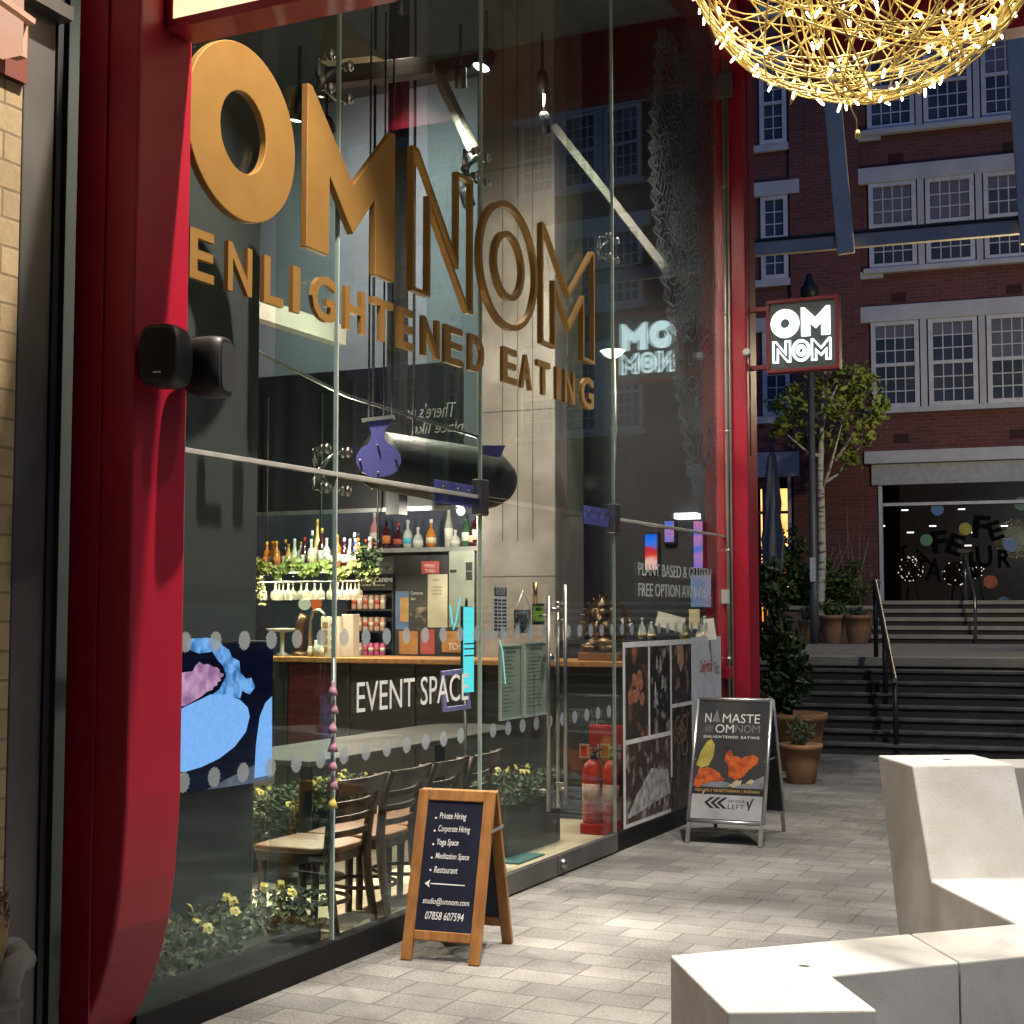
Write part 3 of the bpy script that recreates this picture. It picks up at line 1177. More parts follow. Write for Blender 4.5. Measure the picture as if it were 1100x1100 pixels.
yj = [atx(px, 600).y for px in (360, 516, 595, 659.5, 775)]
YA, YB = 3.99, 11.68            # near and far columns
ZTOP = 6.75
ZTR = 2.235
panes = [(YA + .3, yj[0]), (yj[0], yj[1]), (yj[1], yj[3]), (yj[3], YB)]
gp = 0.004
for i, (a, b) in enumerate(panes):
    if i == 2:
        for (c, d) in ((a, yj[2]), (yj[2], b)):
            m = M()
            m.box((-.006, c + gp, .13), (.006, d - gp, ZTR - .012))
            sp(m, 'glass_door', GL)
            m = M()
            m.box((-.02, c + gp, .015), (.02, d - gp, .127))
            sp(m, 'door_rail', greymetal)
    else:
        m = M()
        m.box((-.006, a + gp, .125), (.006, b - gp, ZTR - .012))
        sp(m, 'glass_pane', GL)
        m = M()
        m.box((-.06, a, 0), (.012, b, .123))
        sp(m, 'plinth', mat('plinth_black', (.006, .006, .007), .55, spec=.25), .004)
    m = M()
    m.box((-.006, a + gp, ZTR + .012), (.006, b - gp, ZTOP))
    sp(m, 'glass_pane', GL)
    m = M()
    if i != 2:
        m.box((-.02, a + gp, ZTR - .01), (.012, b - gp, ZTR + .01))
        sp(m, 'transom', mat('pale_transom', (0.55, 0.54, 0.5), .35, .3), .002)
for k in (0, 1, 3):
    m = M()
    m.box((-.012, yj[k] - .005, .13), (.008, yj[k] + .005, ZTOP))
    sp(m, 'glass_joint', edgeglass)
    m = M()
    m.box((-.34, yj[k] - .008, ZTR + .02 if k else .13), (-.014, yj[k] + .008, ZTOP))
    sp(m, 'glass_fin', GF)


def spider(y, z, s=.09):
    m = M()
    for a in (-1, 1):
        for b in (-1, 1):
            p = Vector((-.06, y + a * s, z + b * s))
            m.tube([(-.1, y, z), (-.085, y + a * s * .6, z + b * s * .6), p], [.013, .011, .009], 8)
            m.cyl(p, (-.012, p.y, p.z), .007, seg=8)
            m.lathe((.007, p.y, p.z), [(.02, 0), (.026, .004), (.022, .012), (.001, .016)], 14, (1, 0, 0))
            m.lathe((-.02, p.y, p.z), [(.022, 0), (.022, .012)], 12, (1, 0, 0))
    m.ball((-.1, y, z), .026, 10)
    m.bar((-.1, y, z - s), (-.1, y, z + s), .03, .02, (1, 0, 0))
    sp(m, 'spider_fitting', chrome)


z_sp1 = atx(362, 510).z
spider(yj[0], ZTR + .02)
spider(yj[0], atx(360, 80).z, .08)
spider(yj[1], atx(515, 178).z, .07)
spider(yj[3], atx(660, 268).z, .07)
for yy, px in ((yj[1], 516), (yj[3], 659)):
    m = M()
    m.box((-.03, yy - .05, ZTR - .1), (.03, yy + .05, ZTR + .1))
    sp(m, 'patch_fitting', chrome, .006)
    m = M()
    m.box((-.022, yy - .5, ZTR - .06), (-.012, yy - .06, ZTR + .06))
    sp(m, 'lilac_plate', bluegrey, .003)
    m = M()
    for q in (-.42, -.25, -.12):
        m.lathe((-.011, yy + q, ZTR + .02), [(.018, 0), (.014, .01)], 10, (1, 0, 0))
    sp(m, 'bolt', chrome)

# ---- red portal: columns whose foot curves back to the wall, and the head beam
def portal_col(y0, y1):
    prof = [(.2, ZTOP + .6), (.2, .95), (.195, .84), (.182, .66), (.16, .5), (.13, .38), (.09, .27), (.04, .17), (-.02, .08), (-.07, .04), (-.07, ZTOP + .6)]
    m = M()
    m.prism([(x + .0, y0, z) for x, z in prof], (0, y1 - y0, 0))
    c = sp(m, 'red_column', red, .012)
    # stepped inner flange on the near side
    m = M()
    m.box((-.072, y0 - .012, .03), (.06, y0 - .001, ZTOP + .5))
    sp(m, 'column_flange', red, .003, parent=c)
    return c


portal_col(YA, YA + .3)
portal_col(YB, YB + .3)
m = M()
m.box((-.08, YA + .302, ZTOP + .003), (.34, YB - .002, ZTOP + .5))
sp(m, 'head_beam', red, .006)
m = M()
R = .62
arc = [(YB - .002, ZTOP - R), (YB - .002, ZTOP)] + [(YB - .002 - R + 0.0, ZTOP)]
for k in range(1, 9):
    a = PI / 2 * k / 9
    arc.append((YB - .002 - R + R * math.sin(a), ZTOP - R + R * math.cos(a)))
m.prism([(-.05, y, z) for y, z in arc], (.28, 0, 0))
sp(m, 'corner_gusset', red)
# cable pipe and small fixtures on the far column
m = M()
m.tube([(.03, YB - .03, .12), (.03, YB - .03, ZTOP)], .017, 8)
m.tube([(.06, YB - .022, .12), (.06, YB - .022, ZTOP)], .012, 8)
for z in (1.2, 2.1, 3.1, 4.1, 5.2):
    m.cyl((.03, YB - .03, z), (.03, YB - .03, z + .03), .022, seg=8)
sp(m, 'steel_conduit', mat('conduit', (0.45, 0.43, 0.38), .35, .6), label=None)
m = M()
p = aty(803, 150, YB)
m.tube([(p.x, YB - .014, 2.9), (p.x, YB - .014, ZTOP - .3)], .007, 6)
q = aty(803, 379, YB)
m.tube([(q.x, YB - .014, q.z), (q.x, YB - .03, q.z - .1), (q.x + .05, YB - .014, q.z - .16)], .006, 6)
sp(m, 'cable', mat('red_cable', (0.16, 0.01, 0.02), .5))
m = M()
m.lathe((q.x, YB - .003, q.z), [(.035, 0), (.035, .03), (.02, .045)], 14, (0, -1, 0))
sp(m, 'sensor', white)
q = aty(778, 640, YB)
m = M()
m.box((q.x - .01, YB - .05, q.z - .07), (q.x + .06, YB - .013, q.z + .05))
sp(m, 'junction_box', mat('box_grey', (0.4, 0.4, 0.4), .5), .006)
q = aty(780, 95, YB)
m = M()
m.box((q.x - .06, YB - .06, q.z - .1), (q.x + .07, YB - .013, q.z + .12))
sp(m, 'junction_box', greymetal, .006)
q = aty(782, 724, YB)
m = M()
m.box((q.x - .04, YB - .045, q.z - .04), (q.x + .05, YB - .013, q.z + .06))
sp(m, 'alarm_point', red, .004)

# ---- interior shell
FLI = 0.012
m = M()
m.box((-8, 3.2, -.15), (-.062, 12.69, FLI))
o = m.build('interior_floor', brick('floor_boards', (0.72, 0.62, 0.44), (0.62, 0.52, 0.36), (0.3, 0.22, 0.14), 1.6, 0.16, 0.003, 'yx', 0.4, 0.05, .37, 6, .12, 1))
loc = o.location
structure(o)
m = M()
m.box((-8.2, 12.7, 0), (-.07, 12.86, 7.3))
m.box((-8.2, 3.0, 0), (-8, 12.7, 7.3))
m.box((-8.0, 3.0, 0), (-.4, 3.2, 7.3))
sp(m, 'back_wall', greyplaster)
m = M()
m.box((-8, 3.2, 7.0), (-.07, 12.7, 7.2))
sp(m, 'ceiling', mat('ceiling_dark', (0.06, 0.06, 0.062), .8))
m = M()
yp = atx(277, 500, -.36).y
m.box((-.62, YA - .2, 0), (-.36, yp, 7.0))
sp(m, 'dark_pier', panel, .004)
m = M()
m.box((-2.4, 12.2, 0), (-.07, 12.35, 7))
sp(m, 'side_partition', darkwall)
# concrete column behind the bar
cy0 = 10.95
xa, xb = aty(512, 400, cy0).x, aty(596, 400, cy0).x
cm = M()
cm.box((xa, cy0, 0), (xb, cy0 + .62, 7.0))
cc = sp(cm, 'concrete_column', concrete, .01)
m = M()
for px in (540, 556, 572):
    q = aty(px, 200, cy0)
    m.box((q.x - .004, cy0 - .002, 2.2), (q.x + .004, cy0 + .001, 7.0))
for zz in (1.9, 3.3, 5.4):
    m.box((xa, cy0 - .0025, zz), (xb, cy0 + .001, zz + .007))
sp(m, 'formwork_seam', mat('seam', (0.1, 0.09, 0.08), .9), parent=cc)
# steelwork and ledges seen up through the glass
def chunk(name, pts, w, h, material, dep, up=(0, 0, 1)):
    m = M()
    a, b = [atd(px, py, d) for (px, py), d in zip(pts, dep)]
    m.bar(a, b, w, h, up)
    return sp(m, name, material, .004)


steelb = mat('inner_steel', (0.07, 0.055, 0.048), .6, scale=3)
chunk('steel_beam', ((340, 86), (512, 66)), .12, .13, steelb, (10.5, 10.6))
m = M()
q = aty(424, 100, 10.2)
m.box((q.x - .06, 10.2, 2.4), (q.x + .06, 10.34, 7.0))
sp(m, 'steel_post', dark)
m = M()
for px in (403, 446):
    q = aty(px, 100, 10.1)
    m.cyl((q.x, 10.1, 2.6), (q.x, 10.1, 7.0), .012, seg=6)
sp(m, 'hanging_rod', dark)
chunk('diagonal_bar', ((466, 70), (514, 172)), .16, .05, mat('brace_grey', (0.3, 0.29, 0.27), .7), (10.6, 10.4))
chunk('diagonal_bar', ((597, 138), (716, 290)), .18, .06, MATS['brace_grey'], (11.6, 11.3))  # reflection of an outside strut, built as a solid bar indoors
m = M()
m.prism([atd(340, -20, 9.5), atd(352, 12, 9.4), atd(402, 60, 9.2), atd(340, 66, 9.2)], (0, .15, .02))
sp(m, 'timber_soffit', mat('pale_timber', (0.5, 0.42, 0.28), .7, scale=4))
a, b = atx(277, 330, -2), atx(372, 360, -2)
m = M()
m.box((-2.1, a.y - 2, a.z - .07), (-2.0, b.y, a.z + .07))
sp(m, 'white_ledge', mat('ledge_white', (0.38, 0.36, 0.31), .7))
chunk('mezzanine_rail', ((277, 378), (372, 425)), .02, .02, chrome, (8.2, 9.2))
chunk('mezzanine_rail', ((372, 425), (515, 470)), .02, .02, chrome, (9.2, 10.2))

# ---- dark bulkhead above the bar with mirrored chalk script
bh0, bh1 = aty(277, 500, 10.62).x, xa - .02
zb0, zb1 = aty(360, 548, 10.62).z, aty(440, 392, 10.62).z
m = M()
m.box((bh0 - 1.2, 10.62, zb0), (bh1, 10.75, zb1))
bulk = sp(m, 'bulkhead', mat('bulkhead_black', (0.012, 0.012, 0.013), .45))
m = M()
m.box((bh0 - 1.2, 10.6, zb0 - .03), (bh1, 10.62, zb0 + .005))
sp(m, 'bulkhead_edge', alum, parent=bulk)
m = M()
chalk = mat('chalk_grey', (0.2, 0.2, 0.19), .9)
p0 = aty(424, 462, 10.61)
p1 = aty(424, 444, 10.61)
m.text("There's no", aty(462, 441, 10.617), X, Z, height=.13, width=.5, depth=.003, shear=-.25, mirror=True, center=True)
m.text("place like", aty(470, 461, 10.617), X, Z, height=.13, width=.5, depth=.003, shear=-.25, mirror=True, center=True)
sp(m, 'chalk_script', chalk, parent=bulk)

# ---- interior lamps: ceiling spots with real light
spotm = emit('spot_glow', (1, .96, .88), 16)


def ceiling_spot(p, aim, energy, col=(1, .88, .7), angle=80, soft=.06, label='', r=.05, blend=.85):
    p = Vector(p)
    t = thing('ceiling_spotlight', label, 'spotlight', p, 0, 'spotlights over the restaurant and the square')
    d = (Vector(aim) - p).normalized()
    m = M()
    m.lathe(-d * .14, [(r * .7, 0), (r * 1.15, .02), (r * 1.2, .15), (r * 1.05, .15), (r * 1.02, .13)], 16, d)
    m.cyl(-d * .12, Vector((0, 0, .3)) - d * .12, .012, seg=8)
    m.build('housing', dark, t)
    m = M()
    m.lathe(d * -.005, [(r * .98, 0), (r * .95, .004)], 16, d)
    m.build('lens', spotm, t)
    if energy > 0:
        ld = bpy.data.lights.new('spot', 'SPOT')
        ld.energy = energy
        ld.color = col
        ld.spot_size = math.radians(angle)
        ld.spot_blend = blend
        ld.shadow_soft_size = soft
        lo = bpy.data.objects.new('spot', ld)
        COL.objects.link(lo)
        lo.parent = t
        lo.location = d * .02
        lo.rotation_euler = d.to_track_quat('-Z', 'Y').to_euler()
    return t


# inside: dining floor, bar front, column
ceiling_spot(atd(517, 72, 10.0), (-1.9, 7.0, 0), 1500, label='bright spotlight beside the top of the concrete column', r=.06, angle=70)
ceiling_spot(atd(495, 92, 9.9), (-1.9, 10.6, 2), 330, label='small spotlight just left of the bright one by the concrete column', r=.035, angle=115)
ceiling_spot(atd(318, 129, 8.0), (-1.4, 6.2, 0), 1300, label='spotlight glowing between the solid gold letters O and M', r=.035, angle=80)
ceiling_spot(atd(583, 97, 10.4), (-1.4, 11.3, 3), 260, label='small spotlight high on the concrete column', r=.035, angle=120)
ceiling_spot(atd(586, 141, 10.5), (-1.0, 11, 2), 0, label='tiny spotlight lower on the concrete column', r=.03)
ceiling_spot(atd(432, 14, 10.5), (-2.8, 11, 2), 120, label='tiny spotlight by the dark steel post at the top', r=.03)
ceiling_spot((-1.2, 9.3, 4.6), (-1.2, 11.6, 1.9), 190, label='spotlight aimed at the concrete column', r=.04, angle=100)
ceiling_spot((-3.3, 10.7, 5.9), (-3.6, 13, 4.6), 420, label='spotlight washing the grey back wall', r=.04, angle=140, col=(.9, .95, 1))
# outside: downlights below the canopy
ceiling_spot((1.75, 4.62, 6.9), (.6, 4.25, 0), 2500, (1, .87, .74), 58, .05, 'canopy downlight above the solid gold letter O', .09, .35)
ceiling_spot((2.9, 8.2, 6.9), (1.9, 8.0, 0), 1000, (1, .93, .84), 66, .06, 'canopy downlight above the outlined gold letters', .09)
ceiling_spot((1.5, 9.0, 6.9), (1.3, 9.9, 0), 900, (1, .93, .84), 95, .06, 'canopy downlight above the metal signboard', .09)
ceiling_spot((3.0, 6.0, 6.9), (2.8, 5.7, 0), 850, (1, .93, .85), 85, .08, 'canopy downlight above the pale benches', .09)
ceiling_spot((3.6, 12.2, 6.9), (2.6, 15.5, 0), 750, (1, .95, .88), 95, .1, 'canopy downlight furthest along towards the steps', .09)

ceiling_spot((5.0, 2.6, 6.9), (3.1, 5.2, 0), 950, (1, .95, .89), 50, .15, 'added fill lamp behind the viewer aimed at the bench fronts', .09)  # unseen fill lamp, added to brighten the bench and board fronts

# canopy the downlights hang from (above the picture), enlarged to block the sun
can = thing('entrance_canopy', 'pale canopy soffit, enlarged to block the sun, with red edge beam over the shop front', 'canopy', (2.6, 6, 7.2))
m = M()
m.box((.35, -14, 7.2), (9.5, 12.6, 7.35))  # stretched far back and out to keep the blue sun off the shop front
m.build('soffit', mat('soffit_bounce', (.6, .59, .57), .8), can, world=True)  # made pale so that it bounces more light down
m = M()
m.box((.35, 12.6, 6.55), (7.5, 12.85, 7.3))
m.build('edge_beam', red, can, world=True)

# ------------------------------------------------------------------ gold lettering on the glass
let = thing('gold_letters', 'large raised gold letters OM NOM fixed on the shop glass, NOM as open outlines', 'lettering', (0.03, 6.4, 3.2))
LX, LD = .022, .035
ZL0 = atx(329, 265, .055).z
ZL1 = atx(329, 88, .055).z
LH = ZL1 - ZL0


def yat(px, x=.055):
    return atx(px, 250, x).y


def glyph(ch, w):
    if ch == 'M':
        return [(0, 0), (0, LH), (.05 * w, LH), (.5 * w, .52 * LH), (.95 * w, LH), (w, LH), (w, 0), (.76 * w, 0), (.76 * w, .5 * LH), (.5 * w, .2 * LH), (.24 * w, .5 * LH), (.24 * w, 0)]
    return [(0, 0), (0, LH), (.09 * w, LH), (.72 * w, .36 * LH), (.72 * w, LH), (w, LH), (w, 0), (.91 * w, 0), (.28 * w, .64 * LH), (.28 * w, 0)]


yo0, yo1 = yat(203) - .03, yat(316)
m = M()
c = Vector((LX, (yo0 + yo1) / 2, ZL0 + LH / 2))
m.ringprism(circ(c, Y, Z, (yo1 - yo0) / 2, 72, LH / 2), circ(c, Y, Z, (yo1 - yo0) * .21, 72, LH * .23), (LD, 0, 0))
m.build('letter', gold, let, world=True, bevel=.004)
ym0, ym1 = yat(329), yat(424)
m = M()
m.prism([(LX, ym0 + y, ZL0 + z) for y, z in glyph('M', ym1 - ym0)], (LD, 0, 0))
m.build('letter', gold, let, world=True, bevel=.004)
for ch, p0, p1 in (('N', 443, 508), ('M', 582, 638.5)):
    y0, y1 = yat(p0), yat(p1)
    pts = glyph(ch, y1 - y0)
    ins = inset(pts, .021)
    if ch == 'M':
        pass
    m = M()
    n = len(pts)
    m.ringprism([(LX, y0 + p[0], ZL0 + p[1]) for p in pts], [(LX, y0 + p[0], ZL0 + p[1]) for p in ins], (LD, 0, 0))
    m.build('letter', gold, let, world=True)
y0, y1 = yat(515), yat(577.5)
c = Vector((LX, (y0 + y1) / 2, ZL0 + LH / 2))
m = M()
ry = (y1 - y0) / 2
m.ringprism(circ(c, Y, Z, ry, 64, LH / 2), circ(c, Y, Z, ry - .034, 64, LH / 2 - .034), (LD, 0, 0))
m.ringprism(circ(c, Y, Z, ry * .52, 64, LH * .27), circ(c, Y, Z, ry * .52 - .034, 64, LH * .27 - .034), (LD, 0, 0))
m.build('letter', gold, let, world=True)

tagl = thing('gold_tagline', 'smaller raised gold letters reading ENLIGHTENED EATING below the big letters', 'lettering', (0.03, 6.4, 2.9))
zt0 = atx(205, 297, .05).z
zt1 = atx(205, 243, .05).z
edges = ((204.5, 231), (246, 272), (285, 306), (316, 324), (337, 362), (372.5, 394), (401.5, 424), (430.5, 446), (456, 474), (480, 499), (506, 522),
         (542, 557), (561, 573), (579, 592.5), (599, 603), (608, 619), (625.5, 639))
for ch, (p0, p1) in zip("ENLIGHTENEDEATING", edges):
    ya, yb = atx(p0, 350, .05).y, atx(p1, 350, .05).y
    m = M()
    m.text(ch, (.02, ya, zt0), Y, Z, height=(zt1 - zt0) * (1.02 if ch != 'G' else 1.05), width=yb - ya, depth=.022, bold=.02)
    m.build('letter', gold, tagl, world=True)

# vinyl words on the glass
m = M()
pa, pb = atx(383, 766, .008), atx(503, 749, .008)
zt = atx(383, 733, .008).z
ev = m.text("EVENT SPACE", (.008, pa.y, pa.z), Y, Z, height=zt - pa.z, width=pb.y - pa.y, depth=.001).build('vinyl_lettering', white)
tag(ev, 'white vinyl words EVENT SPACE stuck on the glass above the chairs', 'window lettering')
pa, pb = atx(686, 641, .008), atx(764, 641, .008)
pl = thing('vinyl_lettering', 'small white vinyl words PLANT BASED & GLUTEN FREE OPTION AVAILABLE on the far pane', 'window lettering', (.008, (pa.y + pb.y) / 2, pa.z))
for words, t1_, t0_ in (("PLANT BASED & GLUTEN", 604, 618), ("FREE OPTION AVAILABLE", 626, 640.5)):
    z1, z0 = atx(686, t1_, .008).z, atx(686, t0_, .008).z
    m = M()
    m.text(words, (.008, pa.y, z0), Y, Z, height=z1 - z0, width=pb.y - pa.y, depth=.001)
    m.build('text_line', mat('grey_vinyl', (0.55, 0.57, 0.57), .6), pl, world=True)
# rows of round manifestation marks on the glass
dotm, _t, _n, _l, _p = nt('etched_dot')
_p.inputs['Base Color'].default_value = (.36, .41, .44, 1)
_p.inputs['Roughness'].default_value = .7
_p.inputs['Alpha'].default_value = .5
_z = _n.new('ShaderNodeTexNoise')
_z.inputs['Scale'].default_value = 60
_r = _n.new('ShaderNodeMapRange')
_r.inputs['To Min'].default_value = .3
_r.inputs['To Max'].default_value = .65
_l.new(_z.outputs[0], _r.inputs[0])
_l.new(_r.outputs[0], _p.inputs['Alpha'])
for nm, zc, y0, y1 in (('upper', 1.485, 4.35, 7.05), ('upper', 1.485, 7.2, 11.3), ('lower', .945, 4.35, 9.0)):
    m = M()
    n = int(round((y1 - y0) / .19))
    for k in range(n + 1):
        y = y0 + (y1 - y0) * k / n
        if abs(y - yj[0]) < .05 or abs(y - yj[1]) < .05:
            continue
        m = M()
        m.prism([(.0075, y + math.cos(a) * rr, zc + math.sin(a) * rr) for a, rr in [(2 * PI * j / 28, .043 if j % 2 else .036) for j in range(28)]], (.0008, 0, 0))
        sp(m, 'etched_dot', dotm)

# etched lace pattern on the far pane
lace_m = mat('lace_vinyl', (0.2, 0.235, 0.24), .7, c2=(.13, .155, .16), scale=2)
lace_m.node_tree.nodes['Principled BSDF'].inputs['Alpha'].default_value = .55
m = M()
edge = ((30, 706), (60, 703), (100, 700), (140, 697), (200, 698), (250, 703), (300, 710), (350, 718), (400, 724), (440, 728), (470, 733), (500, 738), (530, 746), (560, 754))


def lx(py):
    for (a, xa_), (b, xb_) in zip(edge, edge[1:]):
        if a <= py <= b:
            return xa_ + (xb_ - xa_) * (py - a) / (b - a) + 2.5 * math.sin(py * .35)
    return 770


def lace_ok(p):
    d = p - CAM
    z = d.dot(FW)
    px, py = 550 + FPX * d.dot(RT) / z, 550 - FPX * d.dot(UP) / z
    return 30 < py < 560 and lx(py) < px < 770


def stroke(pts, w):
    pts = [Vector(p) for p in pts]
    for a, b in zip(pts, pts[1:]):
        if not (lace_ok(a) and lace_ok(b)):
            continue
        d = (b - a)
        if d.length < 1e-5:
            continue
        n = X.cross(d.normalized()) * w / 2
        e = d.normalized() * w * .3
        m.poly((a - n - e, b - n + e, b + n + e, a + n - e))


LXX = .0085
yl0, yl1 = atx(695, 300).y, atx(770, 300).y
zl0, zl1 = 2.25, 6.6
for k in range(170):
    cyy, czz = rnd.uniform(yl0, yl1), rnd.uniform(zl0, zl1)
    kind = rnd.choice(('petal', 'petal', 'ring', 'spiral', 'spiral'))
    s = rnd.uniform(.1, .3)
    a0 = rnd.uniform(0, 2 * PI)
    if kind == 'ring':
        for r in (s, s * .72, s * .45, s * .2):
            stroke([(LXX, cyy + math.cos(t) * r * (1 + .08 * math.cos(8 * t)), czz + math.sin(t) * r * (1 + .08 * math.cos(8 * t))) for t in [2 * PI * j / 36 for j in range(37)]], .006)
    elif kind == 'spiral':
        stroke([(LXX, cyy + math.cos(a0 + t) * s * t / 9, czz + math.sin(a0 + t) * s * t / 9) for t in [j * .3 for j in range(44)]], .0065)
    elif kind == 'petal':
        for j in range(7):
            a = a0 + 2 * PI * j / 7
            for q in (1, .6):
                stroke([(LXX, cyy + math.cos(a + .38 * math.sin(t) * q) * s * t / PI * q, czz + math.sin(a + .38 * math.sin(t) * q) * s * t / PI * q) for t in [PI * i / 8 for i in range(9)]], .006)
                stroke([(LXX, cyy + math.cos(a - .38 * math.sin(t) * q) * s * t / PI * q, czz + math.sin(a - .38 * math.sin(t) * q) * s * t / PI * q) for t in [PI * i / 8 for i in range(9)]], .006)
    else:
        for j in range(6):
            r = s * (.4 + .25 * j)
            stroke([(LXX, cyy + math.cos(a0 + t) * r, czz + math.sin(a0 + t) * r) for t in [PI * i / 14 - PI / 2 for i in range(15)]], .008)
prev = None
for off in (0, .03, .07, .12):
    pts = []
    for py in range(34, 556, 4):
        q = atx(lx(py) + 1.5, py, LXX)
        pts.append(Vector((LXX, q.y + off + .02 * math.sin(py * .6), q.z)))
    stroke(pts, .008)
lace = m.build('lace_decal', lace_m)
tag(lace, 'tall etched lace and mandala pattern on the glass pane beside the far red column', 'window decal')

# ------------------------------------------------------------------ posters on the lower far pane
ya, yb = atx(669, 780, .01).y, atx(743, 780, .01).y
zp1 = atx(669, 690, .01).z
zp0 = .135
pc = thing('photo_collage', 'poster collage of dark restaurant photographs with white borders on the far pane', 'poster', (.01, (ya + yb) / 2, zp0))
WD, HT = yb - ya, zp1 - zp0
m = M()
m.box((.009, ya, zp0), (.011, yb, zp1))
m.build('sheet', mat('poster_black', (0.02, 0.02, 0.022), .4, c2=(.035, .035, .035), scale=9), pc, world=True)
m = M()


def pr(u0, u1, v0, v1, x=.013):
    m.box((.0112, ya + u0 * WD, zp0 + v0 * HT), (x, ya + u1 * WD, zp0 + v1 * HT))


pr(0, 1, .97, 1)
pr(0, .03, 0.0, .97)
pr(.34, .365, .47, .97)
pr(.66, .685, .2, .97)
pr(.03, .66, .445, .47)
pr(.685, 1, .6, .622)
pr(.03, .66, 0, .02)
m.build('white_border', white, pc, world=True)
photo_cols = (((.03, .34, .47, .97), (.03, .025, .022), (.3, .13, .07)), ((.365, .66, .47, .97), (.015, .015, .016), (.4, .38, .34)), ((.685, 1, .622, .97), (.03, .03, .036), (.32, .2, .13)), ((.03, .66, .02, .445), (.05, .03, .028), (.35, .33, .3)), ((.685, 1, .02, .6), (.015, .015, .015), (.17, .1, .06)))
for i, ((u0, u1, v0, v1), c1, c2) in enumerate(photo_cols):
    m = M()
    m.box((.0112, ya + u0 * WD, zp0 + v0 * HT), (.0122, ya + u1 * WD, zp0 + v1 * HT))
    ph = m.build('photo', mat('photo_print_%d' % i, c1, .4, c2=c2, scale=7 + i, detail=7, ramp=(.52, .72)), pc, world=True)
    m = M()

    def L(u, v):
        return (.0126, ya + (u0 + (u1 - u0) * u) * WD, zp0 + (v0 + (v1 - v0) * v) * HT)
    if i == 3:     # slatted plate and glasses
        m.prism([L(.02, .06), L(.98, .22), L(.92, .55), L(.55, .62), L(.2, .3)], (.0006, 0, 0))
        for k in range(6):
            f = k / 6
            m.prism([L(.25 + f * .7, .1), L(.27 + f * .7, .1), L(.55 + f * .4, .6), L(.53 + f * .4, .6)], (.0009, 0, 0))
        m.build('plate_print', mat('print_white', (.5, .49, .47), .5, c2=(.2, .2, .2), scale=14), ph, world=True)
    elif i == 0:
        for k in range(9):
            m.prism([Vector(L(.15 + .7 * rnd.random(), .42 + .3 * rnd.random())) + Y * math.cos(a) * .05 + Z * math.sin(a) * .05 for a in ()] or circ(L(.15 + .7 * rnd.random(), .42 + .28 * rnd.random()), Y, Z, .05, 10), (.0006 + k * .0001, 0, 0))
        m.build('flower_print', mat('print_pink', (.4, .17, .1), .5, c2=(.2, .07, .05), scale=30), ph, world=True)
    elif i == 1:
        for k in range(7):
            u = .2 + .6 * rnd.random()
            v = .3 + .5 * rnd.random()
            m.prism([L(u, v), L(u + .1, v + .02), L(u + .06, v + .17), L(u + .02, v + .15)], (.0006 + k * .0001, 0, 0))
        m.build('glasses_print', mat('print_grey', (.45, .44, .42), .5, c2=(.1, .1, .1), scale=18), ph, world=True)
    elif i == 2:
        m.prism([L(.25, .98), L(.55, .98), L(.62, .7), L(.45, .52), L(.3, .7)], (.0006, 0, 0))
        m.build('hand_print', mat('print_skin', (.5, .3, .2), .5, c2=(.3, .16, .1), scale=15), ph, world=True)
    else:
        for k in range(5):
            q = Vector(L(.3 + .5 * rnd.random(), .55 + .3 * rnd.random()))
            m.ringprism(circ(q, Y, Z, .07, 18), circ(q, Y, Z, .055, 18), (.0006 + k * .0001, 0, 0))
        m.build('pan_print', mat('print_brown', (.3, .2, .14), .5, c2=(.1, .07, .05), scale=20), ph, world=True)
y2, y3 = yb + .01, atx(774.5, 720, .01).y
zq0 = .35
pt = thing('white_notice', 'white printed notice with red heading beside the photo collage', 'poster', (.01, (y2 + y3) / 2, zq0))
m = M()
m.box((.009, y2, zq0), (.011, y3, zp1 + .01))
m.build('sheet', mat('notice_paper', (0.62, 0.67, 0.72), .6), pt, world=True)
m = M()
m.text("Delightful", (.0112, y2 + .2, zp1 - .3), Y, Z, height=.13, width=(y3 - y2) * .42, depth=.0008, bold=.02, shear=.2)
m.build('heading', mat('print_red', (0.4, 0.07, 0.04), .6), pt, world=True)
m = M()
m.text("Vibes", (.0112, y2 + .2 + (y3 - y2) * .47, zp1 - .3), Y, Z, height=.11, width=(y3 - y2) * .2, depth=.0008)
zz = zp1 - .48
m.box((.0112, y2 + .18, zz - .03), (.012, y3 - .08, zz))
for k in range(11):
    zz -= .065
    m.box((.0112, y2 + .18, zz - .014), (.012, y3 - .08 - rnd.random() * .3, zz))
m.build('print_lines', mat('ink', (0.12, 0.13, 0.16), .6), pt, world=True)

# ------------------------------------------------------------------ TV screen on the dark pier
pTL, pBR = atx(194, 682, -.2), atx(293, 835, -.2)
tv = thing('lit_screen', 'lit screen behind the glass showing a hand resting on a pale blue gong', 'screen', (-.22, (pTL.y + pBR.y) / 2, pBR.z))
ty0, ty1, tz0, tz1 = pTL.y - .15, pBR.y, pBR.z - .01, atx(293, 688, -.2).z
m = M()
m.box((-.28, ty0, tz0), (-.205, ty1, tz1))
m.build('case', black, tv, world=True)
m = M()
m.box((-.204, ty0 + .01, tz0 + .01), (-.2, ty1 - .008, tz1 - .01))
scr = m.build('picture', emit('screen_dark', (.003, .004, .012), 1, (.006, .008, .022), 3), tv, world=True)
TVX = -.198


def T(px, py):
    q = atx(px, py, TVX)
    return Vector((TVX, q.y, q.z))


